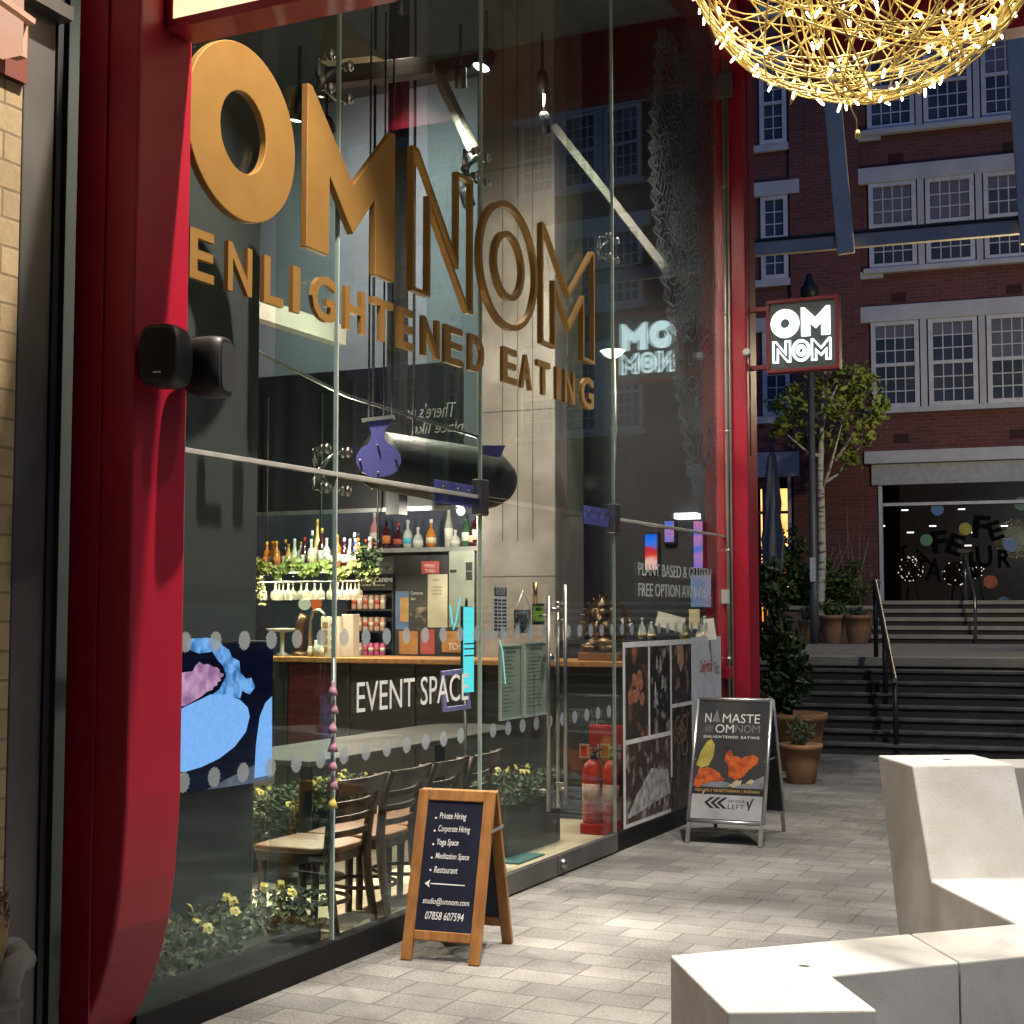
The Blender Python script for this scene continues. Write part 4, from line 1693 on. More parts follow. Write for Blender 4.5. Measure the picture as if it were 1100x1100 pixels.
m = M()
ell = [T(px, py) for px, py in ((170, 810), (180, 770), (199, 759), (214, 752), (226, 746), (244, 746), (258, 752), (266, 760), (268, 770), (264, 786), (252, 802), (235, 815), (216, 824), (199, 829), (180, 830))]
m.prism(ell, (.0012, 0, 0))
gong = emit('gong_blue', (.2, .45, .93), 1.0, (.24, .49, .95), 40)
m.build('gong_image', gong, scr, world=True)
m = M()
m.prism([T(px, py) for px, py in ((292, 748), (285, 755), (279, 770), (275, 800), (273, 836), (292, 832))], (.0012, 0, 0))
m.build('gong_image', gong, scr, world=True)
m = M()
m.prism([T(px, py) for px, py in ((185, 724), (199, 722), (207, 721), (210, 715), (214, 711), (219, 714), (223, 713), (228, 716), (233, 717), (236, 720), (235, 722), (240, 724), (239, 727), (236, 728), (237, 731), (233, 733), (233, 736), (229, 738), (228, 741), (222, 743), (216, 748), (206, 754), (199, 758), (180, 760))], (.002, 0, 0))
m.build('hand_image', emit('hand_pink', (.62, .36, .55), 1.0, (.3, .14, .3), 14), scr, world=True)
m = M()
m.prism([T(px, py) for px, py in ((221, 752), (236, 740), (243, 726), (240, 716), (233, 708), (228, 700), (214, 702), (203, 698), (199, 690), (206, 686), (222, 685), (233, 687), (240, 694), (246, 698), (249, 706), (257, 710), (258, 722), (264, 729), (270, 728), (274, 738), (268, 746), (260, 742), (258, 750), (244, 748))], (.0006, 0, 0))
m.build('mist_image', emit('mist_blue', (.05, .17, .42), 1.0, (.2, .46, .92), 22), scr, world=True)
m = M()
m.prism([T(px, py) for px, py in ((222, 848), (292, 812), (292, 838), (240, 846))], (.0004, 0, 0))
m.build('table_image', emit('screen_table', (.16, .18, .24), .8, (.1, .12, .18), 9), scr, world=True)

# ------------------------------------------------------------------ menus, calendar, tags stuck on the glass doors
menu_m = mat('menu_sheet', (0.3, 0.36, 0.29), .6, c2=(.24, .3, .24), scale=6)
for px0, px1, pt_, pb_, lb in ((537, 560, 693, 771, 'left of two tall grey-green menu sheets hanging in the glass door'), (563, 588, 690, 767, 'right of two tall grey-green menu sheets hanging in the glass door')):
    a, b = atx(px0, pt_, -.02), atx(px1, pb_, -.02)
    t = thing('menu_sheet', lb, 'menu', (-.02, (a.y + b.y) / 2, b.z), 0, 'menus in the glass door')
    m = M()
    m.box((-.03, a.y, b.z), (-.02, b.y, a.z))
    m.build('board', menu_m, t, world=True)
    m = M()
    m.box((-.0198, a.y, b.z), (-.012, a.y + .012, a.z))
    m.box((-.0198, b.y - .012, b.z), (-.012, b.y, a.z))
    m.box((-.0198, a.y + .012, b.z), (-.012, b.y - .012, b.z + .012))
    m.box((-.0198, a.y + .012, a.z - .012), (-.012, b.y - .012, a.z))
    m.build('clear_frame', mat('clip_frame', (.5, .55, .5), .3), t, world=True)
    m = M()
    zz = a.z - .05
    m.box((-.0198, a.y + .07, zz), (-.0192, b.y - .07, zz + .018))
    while zz > b.z + .06:
        zz -= .022
        m.box((-.0198, a.y + .04, zz), (-.0192, a.y + .04 + (b.y - a.y - .1) * rnd.uniform(.4, .95), zz + .006))
    m.build('print_lines', mat('menu_ink', (.12, .15, .11), .7), t, world=True)
m = M()
a, b = atx(530, 629, -.012), atx(545, 685, -.012)
t = thing('hours_sticker', 'narrow white sticker with dark boxes listing hours on the glass door', 'sticker', (-.012, (a.y + b.y) / 2, b.z))
m.box((-.014, a.y, b.z), (-.012, b.y, a.z))
m.build('backing', white, t, world=True)
m = M()
hh = a.z - b.z
m.box((-.0118, a.y + .012, a.z - hh * .2), (-.011, b.y - .012, a.z - .01))
for k in range(9):
    z = a.z - hh * (.25 + .07 * k)
    m.box((-.0118, a.y + .012, z - hh * .05), (-.011, a.y + .05, z))
    m.box((-.0118, a.y + .06, z - hh * .05), (-.011, a.y + .1, z - hh * .01))
    m.box((-.0118, a.y + .115, z - hh * .05), (-.011, b.y - .012, z - hh * .01))
m.build('dark_print', mat('sticker_ink', (.03, .025, .035), .6), t, world=True)
m = M()
m.text("OPEN", (-.0108, a.y + .03, a.z - hh * .11), Y, Z, height=.025, width=.12, depth=.0006)
m.text("HOURS", (-.0108, a.y + .03, a.z - hh * .18), Y, Z, height=.025, width=.12, depth=.0006)
m.build('words', white, t, world=True)
t = thing('hanging_tag', 'black patterned tag hanging on a white string in the glass door', 'tag', atx(562, 682, -.02))
a, b = atx(553, 655, -.02), atx(570, 680, -.02)
m = M()
m.box((-.026, a.y, b.z), (-.02, b.y, a.z))
m.build('card', mat('pattern_black', (.02, .02, .022), .6, c2=(.25, .27, .27), scale=26, ramp=(.5, .56)), t, world=True)
m = M()
top = atx(562, 634, -.02)
m.tube([(-.018, a.y + .01, a.z), top, (-.018, b.y - .01, a.z)], .004, 5)
m.build('string', white, t, world=True)
a, b = atx(572, 648, -.012), atx(585, 671, -.012)
t = thing('green_card', 'small black and green card on the glass door', 'sticker', (-.012, (a.y + b.y) / 2, b.z))
m = M()
m.box((-.014, a.y, b.z), (-.012, b.y, a.z))
m.build('card', black, t, world=True)
m = M()
m.box((-.0118, a.y + .01, b.z + .02), (-.011, b.y - .01, b.z + .11))
m.build('green_print', mat('lime_print', (.25, .42, .06), .6), t, world=True)
m = M()
m.text("VEGAN", (-.0118, a.y + .03, a.z - .05), Y, Z, height=.02, width=.1, depth=.0006) if False else m.box((-.0118, a.y + .04, a.z - .045), (-.011, b.y - .04, a.z - .025))
m.build('white_print', white, t, world=True)

# door pull handles and closers
for px, p0, p1, xx in ((589, 640, 872, .07), (607, 628, 864, .07), (599, 646, 868, -.07)):
    a, b = atx(px, p0, xx), atx(px, p1, xx)
    m = M()
    m.tube([a, Vector((a.x, a.y, b.z))], .012, 10)
    for z in (a.z - .12, b.z + .12):
        m.cyl((a.x, a.y, z), (.007 if xx > 0 else -.007, a.y, z), .01, seg=8)
    sp(m, 'door_handle', chrome)
m = M()
a = atx(598, 655, .05)
m.tube([a - Y * .08, a + Y * .14], .014, 8)
sp(m, 'lever_handle', chrome)
m = M()
a = atx(575, 640, .05)
m.tube([a + Z * .08, a - Z * .05], .014, 8)
sp(m, 'latch_plate', mat('brass', (.6, .45, .2), .25, 1.0))
for px in (583, 598):
    m = M()
    q = atx(px, 707 if px == 583 else 940, -.02)
    m.ball((.02, q.y, q.z if px == 583 else .07), .035, 12)
    sp(m, 'door_lock', chrome)

# ------------------------------------------------------------------ bar counter and everything on it
BY = 10.3
q0, q1 = aty(292, 708, BY), aty(668, 709, BY)
ZC = 1.225
bar = thing('bar_counter', 'long dark bar counter with pale oak top behind the glass', 'bar counter', ((q0.x - .3) / 2, BY, 0))
m = M()
m.box((q0.x, BY + .06, .02), (-.25, BY + .62, ZC - .045))
m.build('front', mat('bar_front', (0.02, 0.021, 0.024), .5, c2=(.028, .028, .032), scale=2), bar, world=True)
m = M()
for k in range(6):
    x = q0.x + .1 + k * .62
    m.box((x, BY + .045, .12), (x + .03, BY + .06, ZC - .06))
m.build('panel_strip', mat('bar_strip', (.035, .032, .034), .5), bar, world=True)
m = M()
m.box((q0.x - .05, BY, ZC - .043), (-.2, BY + .66, ZC))
m.build('counter_top', oak, bar, world=True, bevel=.006)
m = M()
m.box((q0.x + .15, BY + .04, .3), (q0.x + .6, BY + .058, ZC - .06))
m.build('red_panel', mat('maroon_panel', (.09, .012, .016), .5), bar, world=True)

glassb = {}


def bottle_mat(nm, c, rough=.12):
    return mat('bottle_' + nm, c, rough, c2=tuple(x * .8 for x in c), scale=12, spec=.7, coat=.4)


BM = {'amber': bottle_mat('amber', (.45, .17, .02)), 'clear': bottle_mat('clear', (.55, .57, .5)), 'green': bottle_mat('green', (.03, .09, .04)), 'wine': bottle_mat('wine', (.05, .012, .018)),
      'pink': bottle_mat('pink', (.6, .28, .3)), 'blue': bottle_mat('blue', (.03, .2, .55)), 'gold': bottle_mat('gold', (.6, .42, .12)), 'frost': bottle_mat('frost', (.42, .42, .36))}
CM = {'white': white, 'black': black, 'gold': mat('cap_gold', (.6, .36, .06), .3, .6), 'orange': mat('cap_orange', (.75, .35, .02), .4), 'red': mat('cap_red', (.4, .03, .03), .4)}
LM = {'white': mat('label_white', (.7, .68, .6), .7), 'red': mat('label_red', (.5, .09, .05), .7), 'blue': mat('label_blue', (.1, .45, .6), .7), 'cream': mat('label_cream', (.65, .55, .35), .7), 'orange': mat('label_orange', (.6, .2, .06), .7), 'black': black}


def bottle(p, h, r, body, cap, lab, label, group, shape=0):
    t = thing('bottle', label, 'bottle', p, 0, group)
    m = M()
    if shape == 0:      # round shouldered
        pf = [(r * .9, 0), (r, .01), (r, h * .58), (r * .8, h * .66), (r * .36, h * .74), (r * .32, h * .9)]
    elif shape == 1:    # squat flask
        pf = [(r * .8, 0), (r * 1.1, h * .1), (r * 1.15, h * .4), (r * .8, h * .58), (r * .32, h * .66), (r * .32, h * .86)]
    else:               # tall slim
        pf = [(r * .8, 0), (r * .85, .01), (r * .85, h * .5), (r * .4, h * .74), (r * .3, h * .92)]
    m.lathe((0, 0, 0), pf, 12)
    m.build('glass_body', BM[body], t)
    m = M()
    rr = r * .38
    m.lathe((0, 0, pf[-1][1] - h * .02), [(rr, 0), (rr, h * .12), (rr * .8, h * .13)], 10)
    m.build('cap', CM[cap], t)
    m = M()
    R_ = (pf[2][0] if shape != 1 else r * 1.13) + .0015
    m.lathe((0, 0, h * (.18 if shape != 1 else .15)), [(R_, 0), (R_, h * (.27 if shape != 1 else .2))], 12)
    m.build('paper_label', LM[lab], t)
    return t


# back shelf with bottles
YS = 11.75
sa, sb = aty(392, 590, YS), aty(513, 588, YS)
bs = thing('back_shelf', 'grey shelf behind the bar carrying a row of spirit bottles', 'shelf', ((sa.x + sb.x) / 2, YS, sa.z - .05))
m = M()
m.box((sa.x, YS - .1, sa.z - .04), (sb.x + .05, YS + .2, sa.z))
m.build('board', mat('shelf_grey', (.3, .3, .28), .5), bs, world=True)
m = M()
m.box((sa.x, YS + .14, ZC), (sb.x + .1, YS + .19, sa.z - .041))
m.build('back_panel', mat('shelf_back', (.12, .12, .115), .6), bs, world=True)
m = M()
m.box((sa.x - 2.4, YS + .22, ZC - .3), (sb.x + .2, YS + .26, sa.z + .75))
m.build('mirror_panel', mat('back_mirror', (.09, .1, .13), .25, c2=(.06, .065, .08), scale=1.3), bs, world=True)
row = [(402, 41, 'pink', 'white', 'white', 0, 'pink'), (415, 33, 'wine', 'black', 'orange', 0, 'dark'), (428, 30, 'wine', 'red', 'red', 1, 'squat dark'), (438, 33, 'clear', 'white', 'blue', 1, 'clear blue-labelled'), (449, 24, 'clear', 'white', 'white', 1, 'short clear'),
       (463, 33, 'amber', 'white', 'cream', 1, 'round amber'), (482, 47, 'frost', 'white', 'white', 2, 'tall frosted'), (489, 20, 'clear', 'white', 'white', 1, 'very short clear'), (501, 36, 'green', 'black', 'white', 0, 'green white-labelled'), (508, 28, 'wine', 'black', 'cream', 2, 'slim dark'), (512, 42, 'wine', 'red', 'white', 0, 'dark red-capped')]
for px, hp, bo, ca, la, shp, de in row:
    q = aty(px, 589, YS)
    h = hp * 12.6 / 1550 * 1.02
    bottle((q.x, YS, sa.z), h, .043 if shp != 2 else .046, bo, ca, la, '%s bottle standing on the grey back shelf of the bar' % de, 'spirit bottles on the back shelf', shp)

# hanging rack over the counter with bottles, ivy and upturned glasses
YR = 10.45
ra, rb = aty(277, 612, YR), aty(401, 612, YR)
rk = thing('hanging_rack', 'steel rack hanging over the bar with bottles on top and glasses below', 'rack', ((ra.x + rb.x) / 2, YR, ra.z - .05))
m = M()
m.box((ra.x, YR - .14, ra.z - .02), (rb.x, YR + .16, ra.z))
m.build('shelf_plate', chrome, rk, world=True)
m = M()
for x in (ra.x + .02, (ra.x + rb.x) / 2, rb.x - .02):
    m.cyl((x, YR + .1, ra.z), (x, YR + .1, zb1 - .2), .008, seg=6)
m.build('hanger', dark, rk, world=True)
zr = aty(300, 626, YR).z
m = M()
for k in range(26):
    x = ra.x + .03 + (rb.x - ra.x - .06) * k / 25
    m.cyl((x, YR - .14, zr), (x, YR + .16, zr), .004, seg=5)
m.cyl((ra.x, YR - .14, zr), (rb.x, YR - .14, zr), .006, seg=6)
m.build('glass_rails', dark, rk, world=True)
m = M()
m.box((ra.x + .05, YR + .12, ra.z - .03), (rb.x - .05, YR + .135, ra.z - .022))
m.build('led_strip', emit('led_warm', (1, .85, .55), 6), rk, world=True)
for xx, ee in ((ra.x + .3, 30), (rb.x - .3, 30)):
    ld = bpy.data.lights.new('rack_led', 'AREA')
    ld.shape = 'RECTANGLE'
    ld.size, ld.size_y = .5, .04
    ld.energy = ee
    ld.color = (1, .84, .58)
    lo = bpy.data.objects.new('rack_led', ld)
    COL.objects.link(lo)
    lo.parent = rk
    lo.location = Vector((xx, YR - .08, ra.z - .045)) - rk.location
# upper lamp of the bar lighting bottles from the front
lamp_p = aty(495, 549, 10.9)
t = thing('globe_lamp', 'small round white globe lamp hanging above the back bar bottles', 'lamp', lamp_p)
m = M()
m.ball((0, 0, 0), .035, 14)
m.build('globe', emit('globe_glow', (1, .97, .92), 9), t)
m = M()
m.cyl((0, 0, .03), (0, 0, .5), .006, seg=6)
m.build('flex', dark, t)
for xx, yy, zz, ee in ((lamp_p.x, 10.95, lamp_p.z - .05, 40), (-2.75, 9.9, 2.36, 62)):
    ld = bpy.data.lights.new('bar_lamp', 'POINT')
    ld.energy = ee
    ld.color = (1, .9, .74)
    ld.shadow_soft_size = .05
    lo = bpy.data.objects.new('bar_lamp', ld)
    COL.objects.link(lo)
    lo.parent = t
    lo.location = Vector((xx, yy, zz)) - lamp_p
k = 0
names = ('first', 'second', 'third', 'fourth', 'fifth', 'sixth', 'seventh', 'eighth', 'ninth', 'tenth', 'eleventh', 'twelfth', 'thirteenth', 'fourteenth', 'fifteenth', 'sixteenth', 'seventeenth', 'eighteenth')
rack = [(285, 34, 'amber', 'orange', 'orange', 0), (292, 34, 'amber', 'orange', 'cream', 0), (299.5, 34, 'amber', 'orange', 'orange', 0), (309, 30, 'gold', 'gold', 'cream', 2), (314, 36, 'clear', 'white', 'cream', 2),
        (333, 46, 'green', 'white', 'cream', 0), (341, 58, 'gold', 'gold', 'cream', 2), (348, 48, 'wine', 'gold', 'white', 0), (354, 36, 'clear', 'white', 'white', 0), (363, 40, 'amber', 'gold', 'cream', 0), (370, 36, 'wine', 'white', 'white', 0),
        (375, 34, 'clear', 'white', 'white', 2), (380, 42, 'wine', 'white', 'cream', 0), (384, 34, 'blue', 'white', 'white', 2), (390, 34, 'wine', 'red', 'white', 0), (398, 36, 'pink', 'white', 'white', 0)]
rack += [(304, 36, 'wine', 'gold', 'cream', 0), (320, 33, 'clear', 'gold', 'white', 0), (326, 38, 'wine', 'red', 'white', 0), (337.5, 35, 'clear', 'white', 'cream', 0),
         (359, 34, 'wine', 'gold', 'white', 0), (394, 33, 'clear', 'gold', 'white', 0), (387, 40, 'amber', 'black', 'cream', 2)]
rack.sort(key=lambda b: b[0])
names = names + ('nineteenth', 'twentieth', 'twenty-first', 'twenty-second', 'twenty-third', 'twenty-fourth')
for px, hp, bo, ca, la, shp in rack:
    q = aty(px, 610, YR)
    bottle((q.x, YR + rnd.uniform(-.05, .05), ra.z), hp * 11.1 / 1550, .034, bo, ca, la, '%s bottle from the left on the hanging bar rack' % names[k], 'bottles on the hanging rack', shp)
    k += 1
# upturned glasses
gl_m = mat('drinking_glass', (.5, .46, .38), .06, spec=1.0)
gl_m.node_tree.nodes['Principled BSDF'].inputs['Alpha'].default_value = .2
gp_ = None
for i in range(24):
    px = 282 + i * 4.6
    q = aty(px, 630, YR)
    if gp_ is None:
        m = M()
        m.lathe((0, 0, 0), [(.03, 0), (.038, .03), (.034, .07), (.008, .09), (.005, .15), (.03, .158), (.032, .162)], 12)
        gp_ = m.build('wine_glass', gl_m)
        gp_.location = (q.x, YR, zr - .15)
        tag(gp_, 'upturned wine glass hanging in the row under the bar rack', 'glass', 'upturned glasses under the bar rack')
    else:
        d = gp_.copy()
        COL.objects.link(d)
        d.location = (q.x, YR + rnd.uniform(-.06, .06), zr - .15)
# ivy garland along the rack
m = M()
for k in range(420):
    px = 277 + 132 * rnd.random()
    sag = 8 * abs(math.sin(px * .09)) + rnd.gauss(0, 4)
    q = aty(px, 606 + sag, YR - .17)
    m.leaf(q + Vector((0, rnd.uniform(-.05, .02), 0)), rnd.uniform(.035, .07), (rnd.gauss(0, .5), -1, rnd.gauss(.3, .5)), .8)
for k in range(60):
    q = aty(rnd.uniform(276, 284), rnd.uniform(600, 650), YR - .16)
    m.leaf(q, .05)
tag(m.build('ivy_garland', mat('lit_ivy', (.22, .3, .06), .5, c2=(.4, .45, .14), scale=8)), 'ivy garland trailing along the front of the hanging bar rack', 'garland')
m = M()
for k in range(220):
    q = aty(rnd.gauss(395, 7), rnd.gauss(603, 9), YR - .2)
    m.leaf(q, rnd.uniform(.04, .08), None, .7)
tag(m.build('dark_trailing_plant', leafdark), 'dark leafy plant hanging at the right end of the bar rack', 'plant')
# beer taps, box, flowers on the counter
q = aty(333, 704, BY + .3)
t = thing('beer_tap', 'bronze and chrome beer tap tower on the bar below the hanging glasses', 'beer tap', (q.x, BY + .3, ZC))
m = M()
m.tube([(0, 0, 0), (0, 0, .3), (.03, 0, .38), (.1, 0, .4), (.14, 0, .36), (.14, 0, .3)], .022, 10)
m.build('spout', chrome, t)
m = M()
m.tube([(-.1, 0, 0), (-.1, 0, .28), (-.06, 0, .36)], .045, 10)
m.lathe((-.1, 0, 0), [(.08, 0), (.08, .02), (.05, .04)], 14)
m.build('tower', mat('bronze', (.16, .09, .05), .35, .7), t)
m = M()
m.ball((-.06, 0, .45), .055, 12)
m.build('white_badge', emit('badge_white', (.9, .8, .55), .8), t)
m = M()
m.ball((.06, 0, .45), .055, 12, (1, .6, 1))
m.build('orange_badge', emit('badge_orange', (.9, .16, .03), .9), t)
q = aty(357, 706, BY + .2)
t = thing('printed_box', 'tall cream printed box standing on the bar beside the taps', 'box', (q.x, BY + .2, ZC))
m = M()
m.box((-.08, -.06, 0), (.1, .06, .34))
m.build('carton', mat('carton', (.62, .55, .42), .7), t, bevel=.003)
m = M()
for k in range(4):
    m.box((-.06, -.0625, .04 + k * .07), (-.01, -.0605, .085 + k * .07))
    m.box((.02, -.0625, .05 + k * .07), (.07, -.0605, .07 + k * .07))
m.build('print', mat('carton_print', (.3, .14, .08), .7), t)
q = aty(374, 706, BY + .22)
t = thing('printed_box', 'plain pale box leaning behind the printed box on the bar', 'box', (q.x, BY + .25, ZC))
m = M()
m.box((-.05, -.05, 0), (.06, .05, .36))
m.box((-.052, -.052, .33), (.062, .052, .362))
m.build('carton', mat('pale_carton', (.6, .54, .45), .7), t, bevel=.003)
q = aty(345, 706, BY + .2)
t = thing('salt_jars', 'small cluster of white shakers on the bar in front of the taps', 'shakers', (q.x, BY + .12, ZC))
for dx, h in ((-.06, .09), (0, .14), (.05, .1)):
    m = M()
    m.lathe((dx, 0, 0), [(.024, 0), (.027, h * .6), (.016, h * .85), (.018, h)], 12)
    m.build('shaker', mat('shaker_white', (.6, .57, .5), .4), t)
q = aty(303, 704, BY + .3)
t = thing('cake_stand', 'low round white cake stand on the left end of the bar', 'cake stand', (q.x, BY + .3, ZC))
m = M()
m.lathe((0, 0, 0), [(.08, 0), (.02, .03), (.02, .2), (.14, .22), (.15, .235), (.001, .24)], 20)
m.build('stand', mat('stand_white', (.5, .48, .44), .4), t)

# shelf unit with cans behind the bar
YU = 11.4
a, b = aty(373, 632, YU), aty(421, 706, YU)
su = thing('can_shelf', 'black shelf unit of pale cans with a header sign behind the bar', 'shelf unit', ((a.x + b.x) / 2, YU, b.z))
m = M()
m.box((a.x, YU + .2, b.z), (b.x, YU + .22, a.z))
m.box((a.x - .012, YU, b.z), (a.x, YU + .22, a.z))
m.box((b.x, YU, b.z), (b.x + .012, YU + .22, a.z))
lev = [b.z, b.z + (a.z - b.z) * .36, b.z + (a.z - b.z) * .68]
for z in lev:
    m.box((a.x, YU, z - .008), (b.x, YU + .2, z + .006))
m.build('frame', black, su, world=True)
m = M()
m.text("Water Centre", (a.x + .1, YU - .012, a.z + .055), X, Z, height=.05, width=b.x - a.x - .09, depth=.003, bold=.02)
m.text("refill here", (a.x + .15, YU - .012, a.z + .02), X, Z, height=.018, width=b.x - a.x - .22, depth=.002)
m.build('header_words', white, su, world=True)
m = M()
m.box((a.x - .012, YU - .01, a.z - .02), (b.x + .012, YU, a.z + .13))
m.build('header', black, su, world=True)
canm = [mat('can_pink', (.6, .33, .28), .4), mat('can_rose', (.62, .12, .28), .4), mat('can_cream', (.6, .5, .38), .4)]
n = 0
for li, z in enumerate(lev):
    for k in range(6):
        x = a.x + .035 + k * .062
        if x > b.x - .03:
            break
        t = thing('drink_can', '%s can from the left on the %s shelf of the can unit' % (names[k], ('bottom', 'middle', 'top')[li]), 'can', (x, YU + .07, z + .008), 0, 'cans on the bar shelf unit')
        h = .13 if li else .12
        m = M()
        m.lathe((0, 0, 0), [(.022, 0), (.027, .01), (.027, h - .012), (.021, h)], 12)
        m.build('can_body', canm[1] if (li == 0 and 2 <= k) else canm[(k + li) % 2 * 2], t)
        m = M()
        m.lathe((0, 0, h * .35), [(.0278, 0), (.0278, h * .28)], 12)
        m.build('can_band', LM['white'] if k % 2 else LM['red'], t)
# poster board beside it
a, b = aty(420, 597, YU), aty(513, 706, YU)
pb = thing('notice_board', 'dark board behind the bar pinned with leaflets beside the can shelf', 'notice board', ((a.x + b.x) / 2, YU, b.z))
m = M()
m.box((a.x + .014, YU + .02, b.z), (b.x - .02, YU + .06, a.z))
m.build('board', mat('board_black', (.016, .016, .018), .5), pb, world=True)


def leaflet(name, px0, py0, px1, py1, material, off, words=None, lab=None):
    a, b = aty(px0, py0, YU), aty(px1, py1, YU)
    m = M()
    m.box((a.x, YU + .018 - off, b.z), (b.x, YU + .0195 - off + .0, a.z))
    o = m.build(name, material, pb, world=True, label=lab)
    if words:
        m = M()
        for wd, u, v, h, wdt in words:
            m.text(wd, (a.x + (b.x - a.x) * u, YU + .0175 - off, b.z + (a.z - b.z) * v), X, Z, height=h, width=wdt, depth=.0006)
        m.build('words', MATS['leaf_ink'] if name == 'paper' else white, o, world=True)
    return o


mat('leaf_ink', (.05, .05, .04), .7)
lp1 = mat('leaflet_dark_photo', (.02, .02, .02), .5, c2=(.3, .24, .18), scale=10, ramp=(.5, .7))
leaflet('leaflet', 438, 616, 460, 676, mat('leaflet_black', (.02, .022, .025), .5), .002, (("Contact us", .12, .62, .03, .12), ("for", .12, .52, .025, .05)))
leaflet('leaflet', 439, 652, 459, 676, lp1, .004)
leaflet('leaflet', 424, 635, 438, 676, mat('leaflet_blue', (.08, .16, .32), .5), .003)
leaflet('leaflet', 429, 642, 438, 668, mat('leaflet_gold', (.5, .3, .08), .5, c2=(.3, .16, .05), scale=9), .005)
leaflet('leaflet', 452, 603, 471, 616, mat('leaflet_red', (.42, .07, .06), .5), .006, (("MENU", .2, .5, .03, .1), ("THALI", .2, .1, .03, .1)))
leaflet('paper', 459, 617, 480, 674, mat('cream_paper', (.55, .52, .38), .7), .008, (("MENU", .3, .88, .014, .06), ("small plates", .2, .74, .016, .1), ("curries rice", .2, .68, .016, .1), ("breads tea", .22, .62, .016, .1)))
leaflet('paper', 482, 592, 509, 674, mat('grey_paper', (.24, .27, .22), .6), .010)
leaflet('photo_block', 500, 604, 507, 613, black, .012)
leaflet('photo_block', 500, 614, 507, 623, black, .012)
leaflet('photo_block', 483, 612, 490, 615, black, .012)
leaflet('leaflet', 428, 678, 448, 703, mat('leaflet_orange', (.42, .2, .05), .5, c2=(.3, .12, .03), scale=7), .004)
leaflet('leaflet', 451, 676, 466, 703, MATS['leaflet_red'], .004)
leaflet('leaflet', 474, 678, 498, 701, MATS['leaflet_orange'], .006, (("TCH", .3, .12, .06, .12),))
# bronze statue on the counter near the doors, small things by the posters
q = aty(645, 700, BY + .25)
t = thing('bronze_statue', 'bronze seated statue with a spiked halo on a wooden plinth by the doors', 'statue', (q.x, BY + .3, ZC))
m = M()
m.box((-.17, -.1, 0), (.17, .1, .06))
m.build('plinth', mat('plinth_wood', (.22, .09, .04), .5), t, bevel=.006)
brz = mat('statue_bronze', (.2, .13, .07), .35, .8, c2=(.08, .05, .03), scale=14, bump=.3)
m = M()
m.ball((0, 0, .13), .11, 14, (1.15, .75, .6))
m.ball((0, 0, .24), .08, 14, (1, .8, 1.1))
m.ball((0, -.01, .36), .055, 14, (1, .95, 1.1))
m.tube([(0, -.05, .36), (.01, -.08, .31), (-.01, -.08, .25), (-.03, -.08, .22)], [.024, .02, .015, .009], 8)
for s in (-1, 1):
    m.ball((s * .065, .01, .37), .04, 10, (.9, .3, 1.1))
    m.tube([(s * .07, 0, .29), (s * .13, -.04, .24), (s * .12, -.08, .3)], [.026, .02, .015], 8)
    m.tube([(s * .06, -.02, .12), (s * .13, -.06, .1), (s * .03, -.1, .09)], [.04, .035, .02], 8)
m.lathe((0, 0, .41), [(.045, 0), (.035, .03), (.015, .06), (.004, .09)], 12)
m.build('figure', brz, t)
m = M()
m.ringprism(circ((0, .07, .3), X, Z, .19, 40), circ((0, .07, .3), X, Z, .15, 40), (0, .012, 0))
for k in range(24):
    a = 2 * PI * k / 24
    d = Vector((math.cos(a), 0, math.sin(a)))
    m.tube([Vector((0, .076, .3)) + d * .19, Vector((0, .076, .3)) + d * .225], [.012, .003], 5)
m.build('halo', brz, t)
for i, (px, py, w, h, rot, c, nm, lb) in enumerate(((720, 668, .24, .12, -.25, 'white', 'paper_slip', 'tilted white paper slip above the photo collage'), (673, 668, .07, .09, .6, 'white', 'paper_slip', 'small folded white paper beside the bronze statue'), (746, 665, .09, .16, 0, 'cream', 'picture_card', 'cream picture card on the counter by the far red column'), (763, 676, .08, .17, .15, 'white', 'paper_slip', 'white card leaning at the far end of the window counter'))):
    q = aty(px, py, 11.15)
    m = M()
    ax = Vector((math.cos(rot), 0, math.sin(rot)))
    az = Vector((-math.sin(rot), 0, math.cos(rot)))
    m.obox(q, ax * w / 2, (0, .004, 0), az * h / 2)
    o = m.build(nm, LM[c])
    tag(o, lb, 'paper')
# window counter that carries them
q0_, q1_ = aty(662, 690, 11.0), aty(772, 690, 11.0)
wc = thing('window_counter', 'dark low counter behind the posters of the far pane', 'counter', (-.6, 11.2, 0))
m = M()
m.box((-1.3, 11.02, 0.02), (-.06, 11.5, 1.34))
m.build('cabinet', darkwall, wc, world=True)
m = M()
m.box((-1.32, 11.0, 1.341), (-.05, 11.52, 1.37))
m.build('top', dark, wc, world=True)
for i, (px, py, h, bo) in enumerate(((690, 684, .12, 'clear'), (700, 684, .1, 'frost'), (735, 683, .12, 'gold'), (752, 685, .09, 'clear'), (757, 684, .13, 'frost'))):
    q = aty(px, py, 11.2)
    bottle((q.x, 11.2, 1.371), h * 1.6, .03, bo, 'white', 'cream', '%s small jar from the left on the window counter behind the collage' % names[i], 'small jars on the window counter', 1)
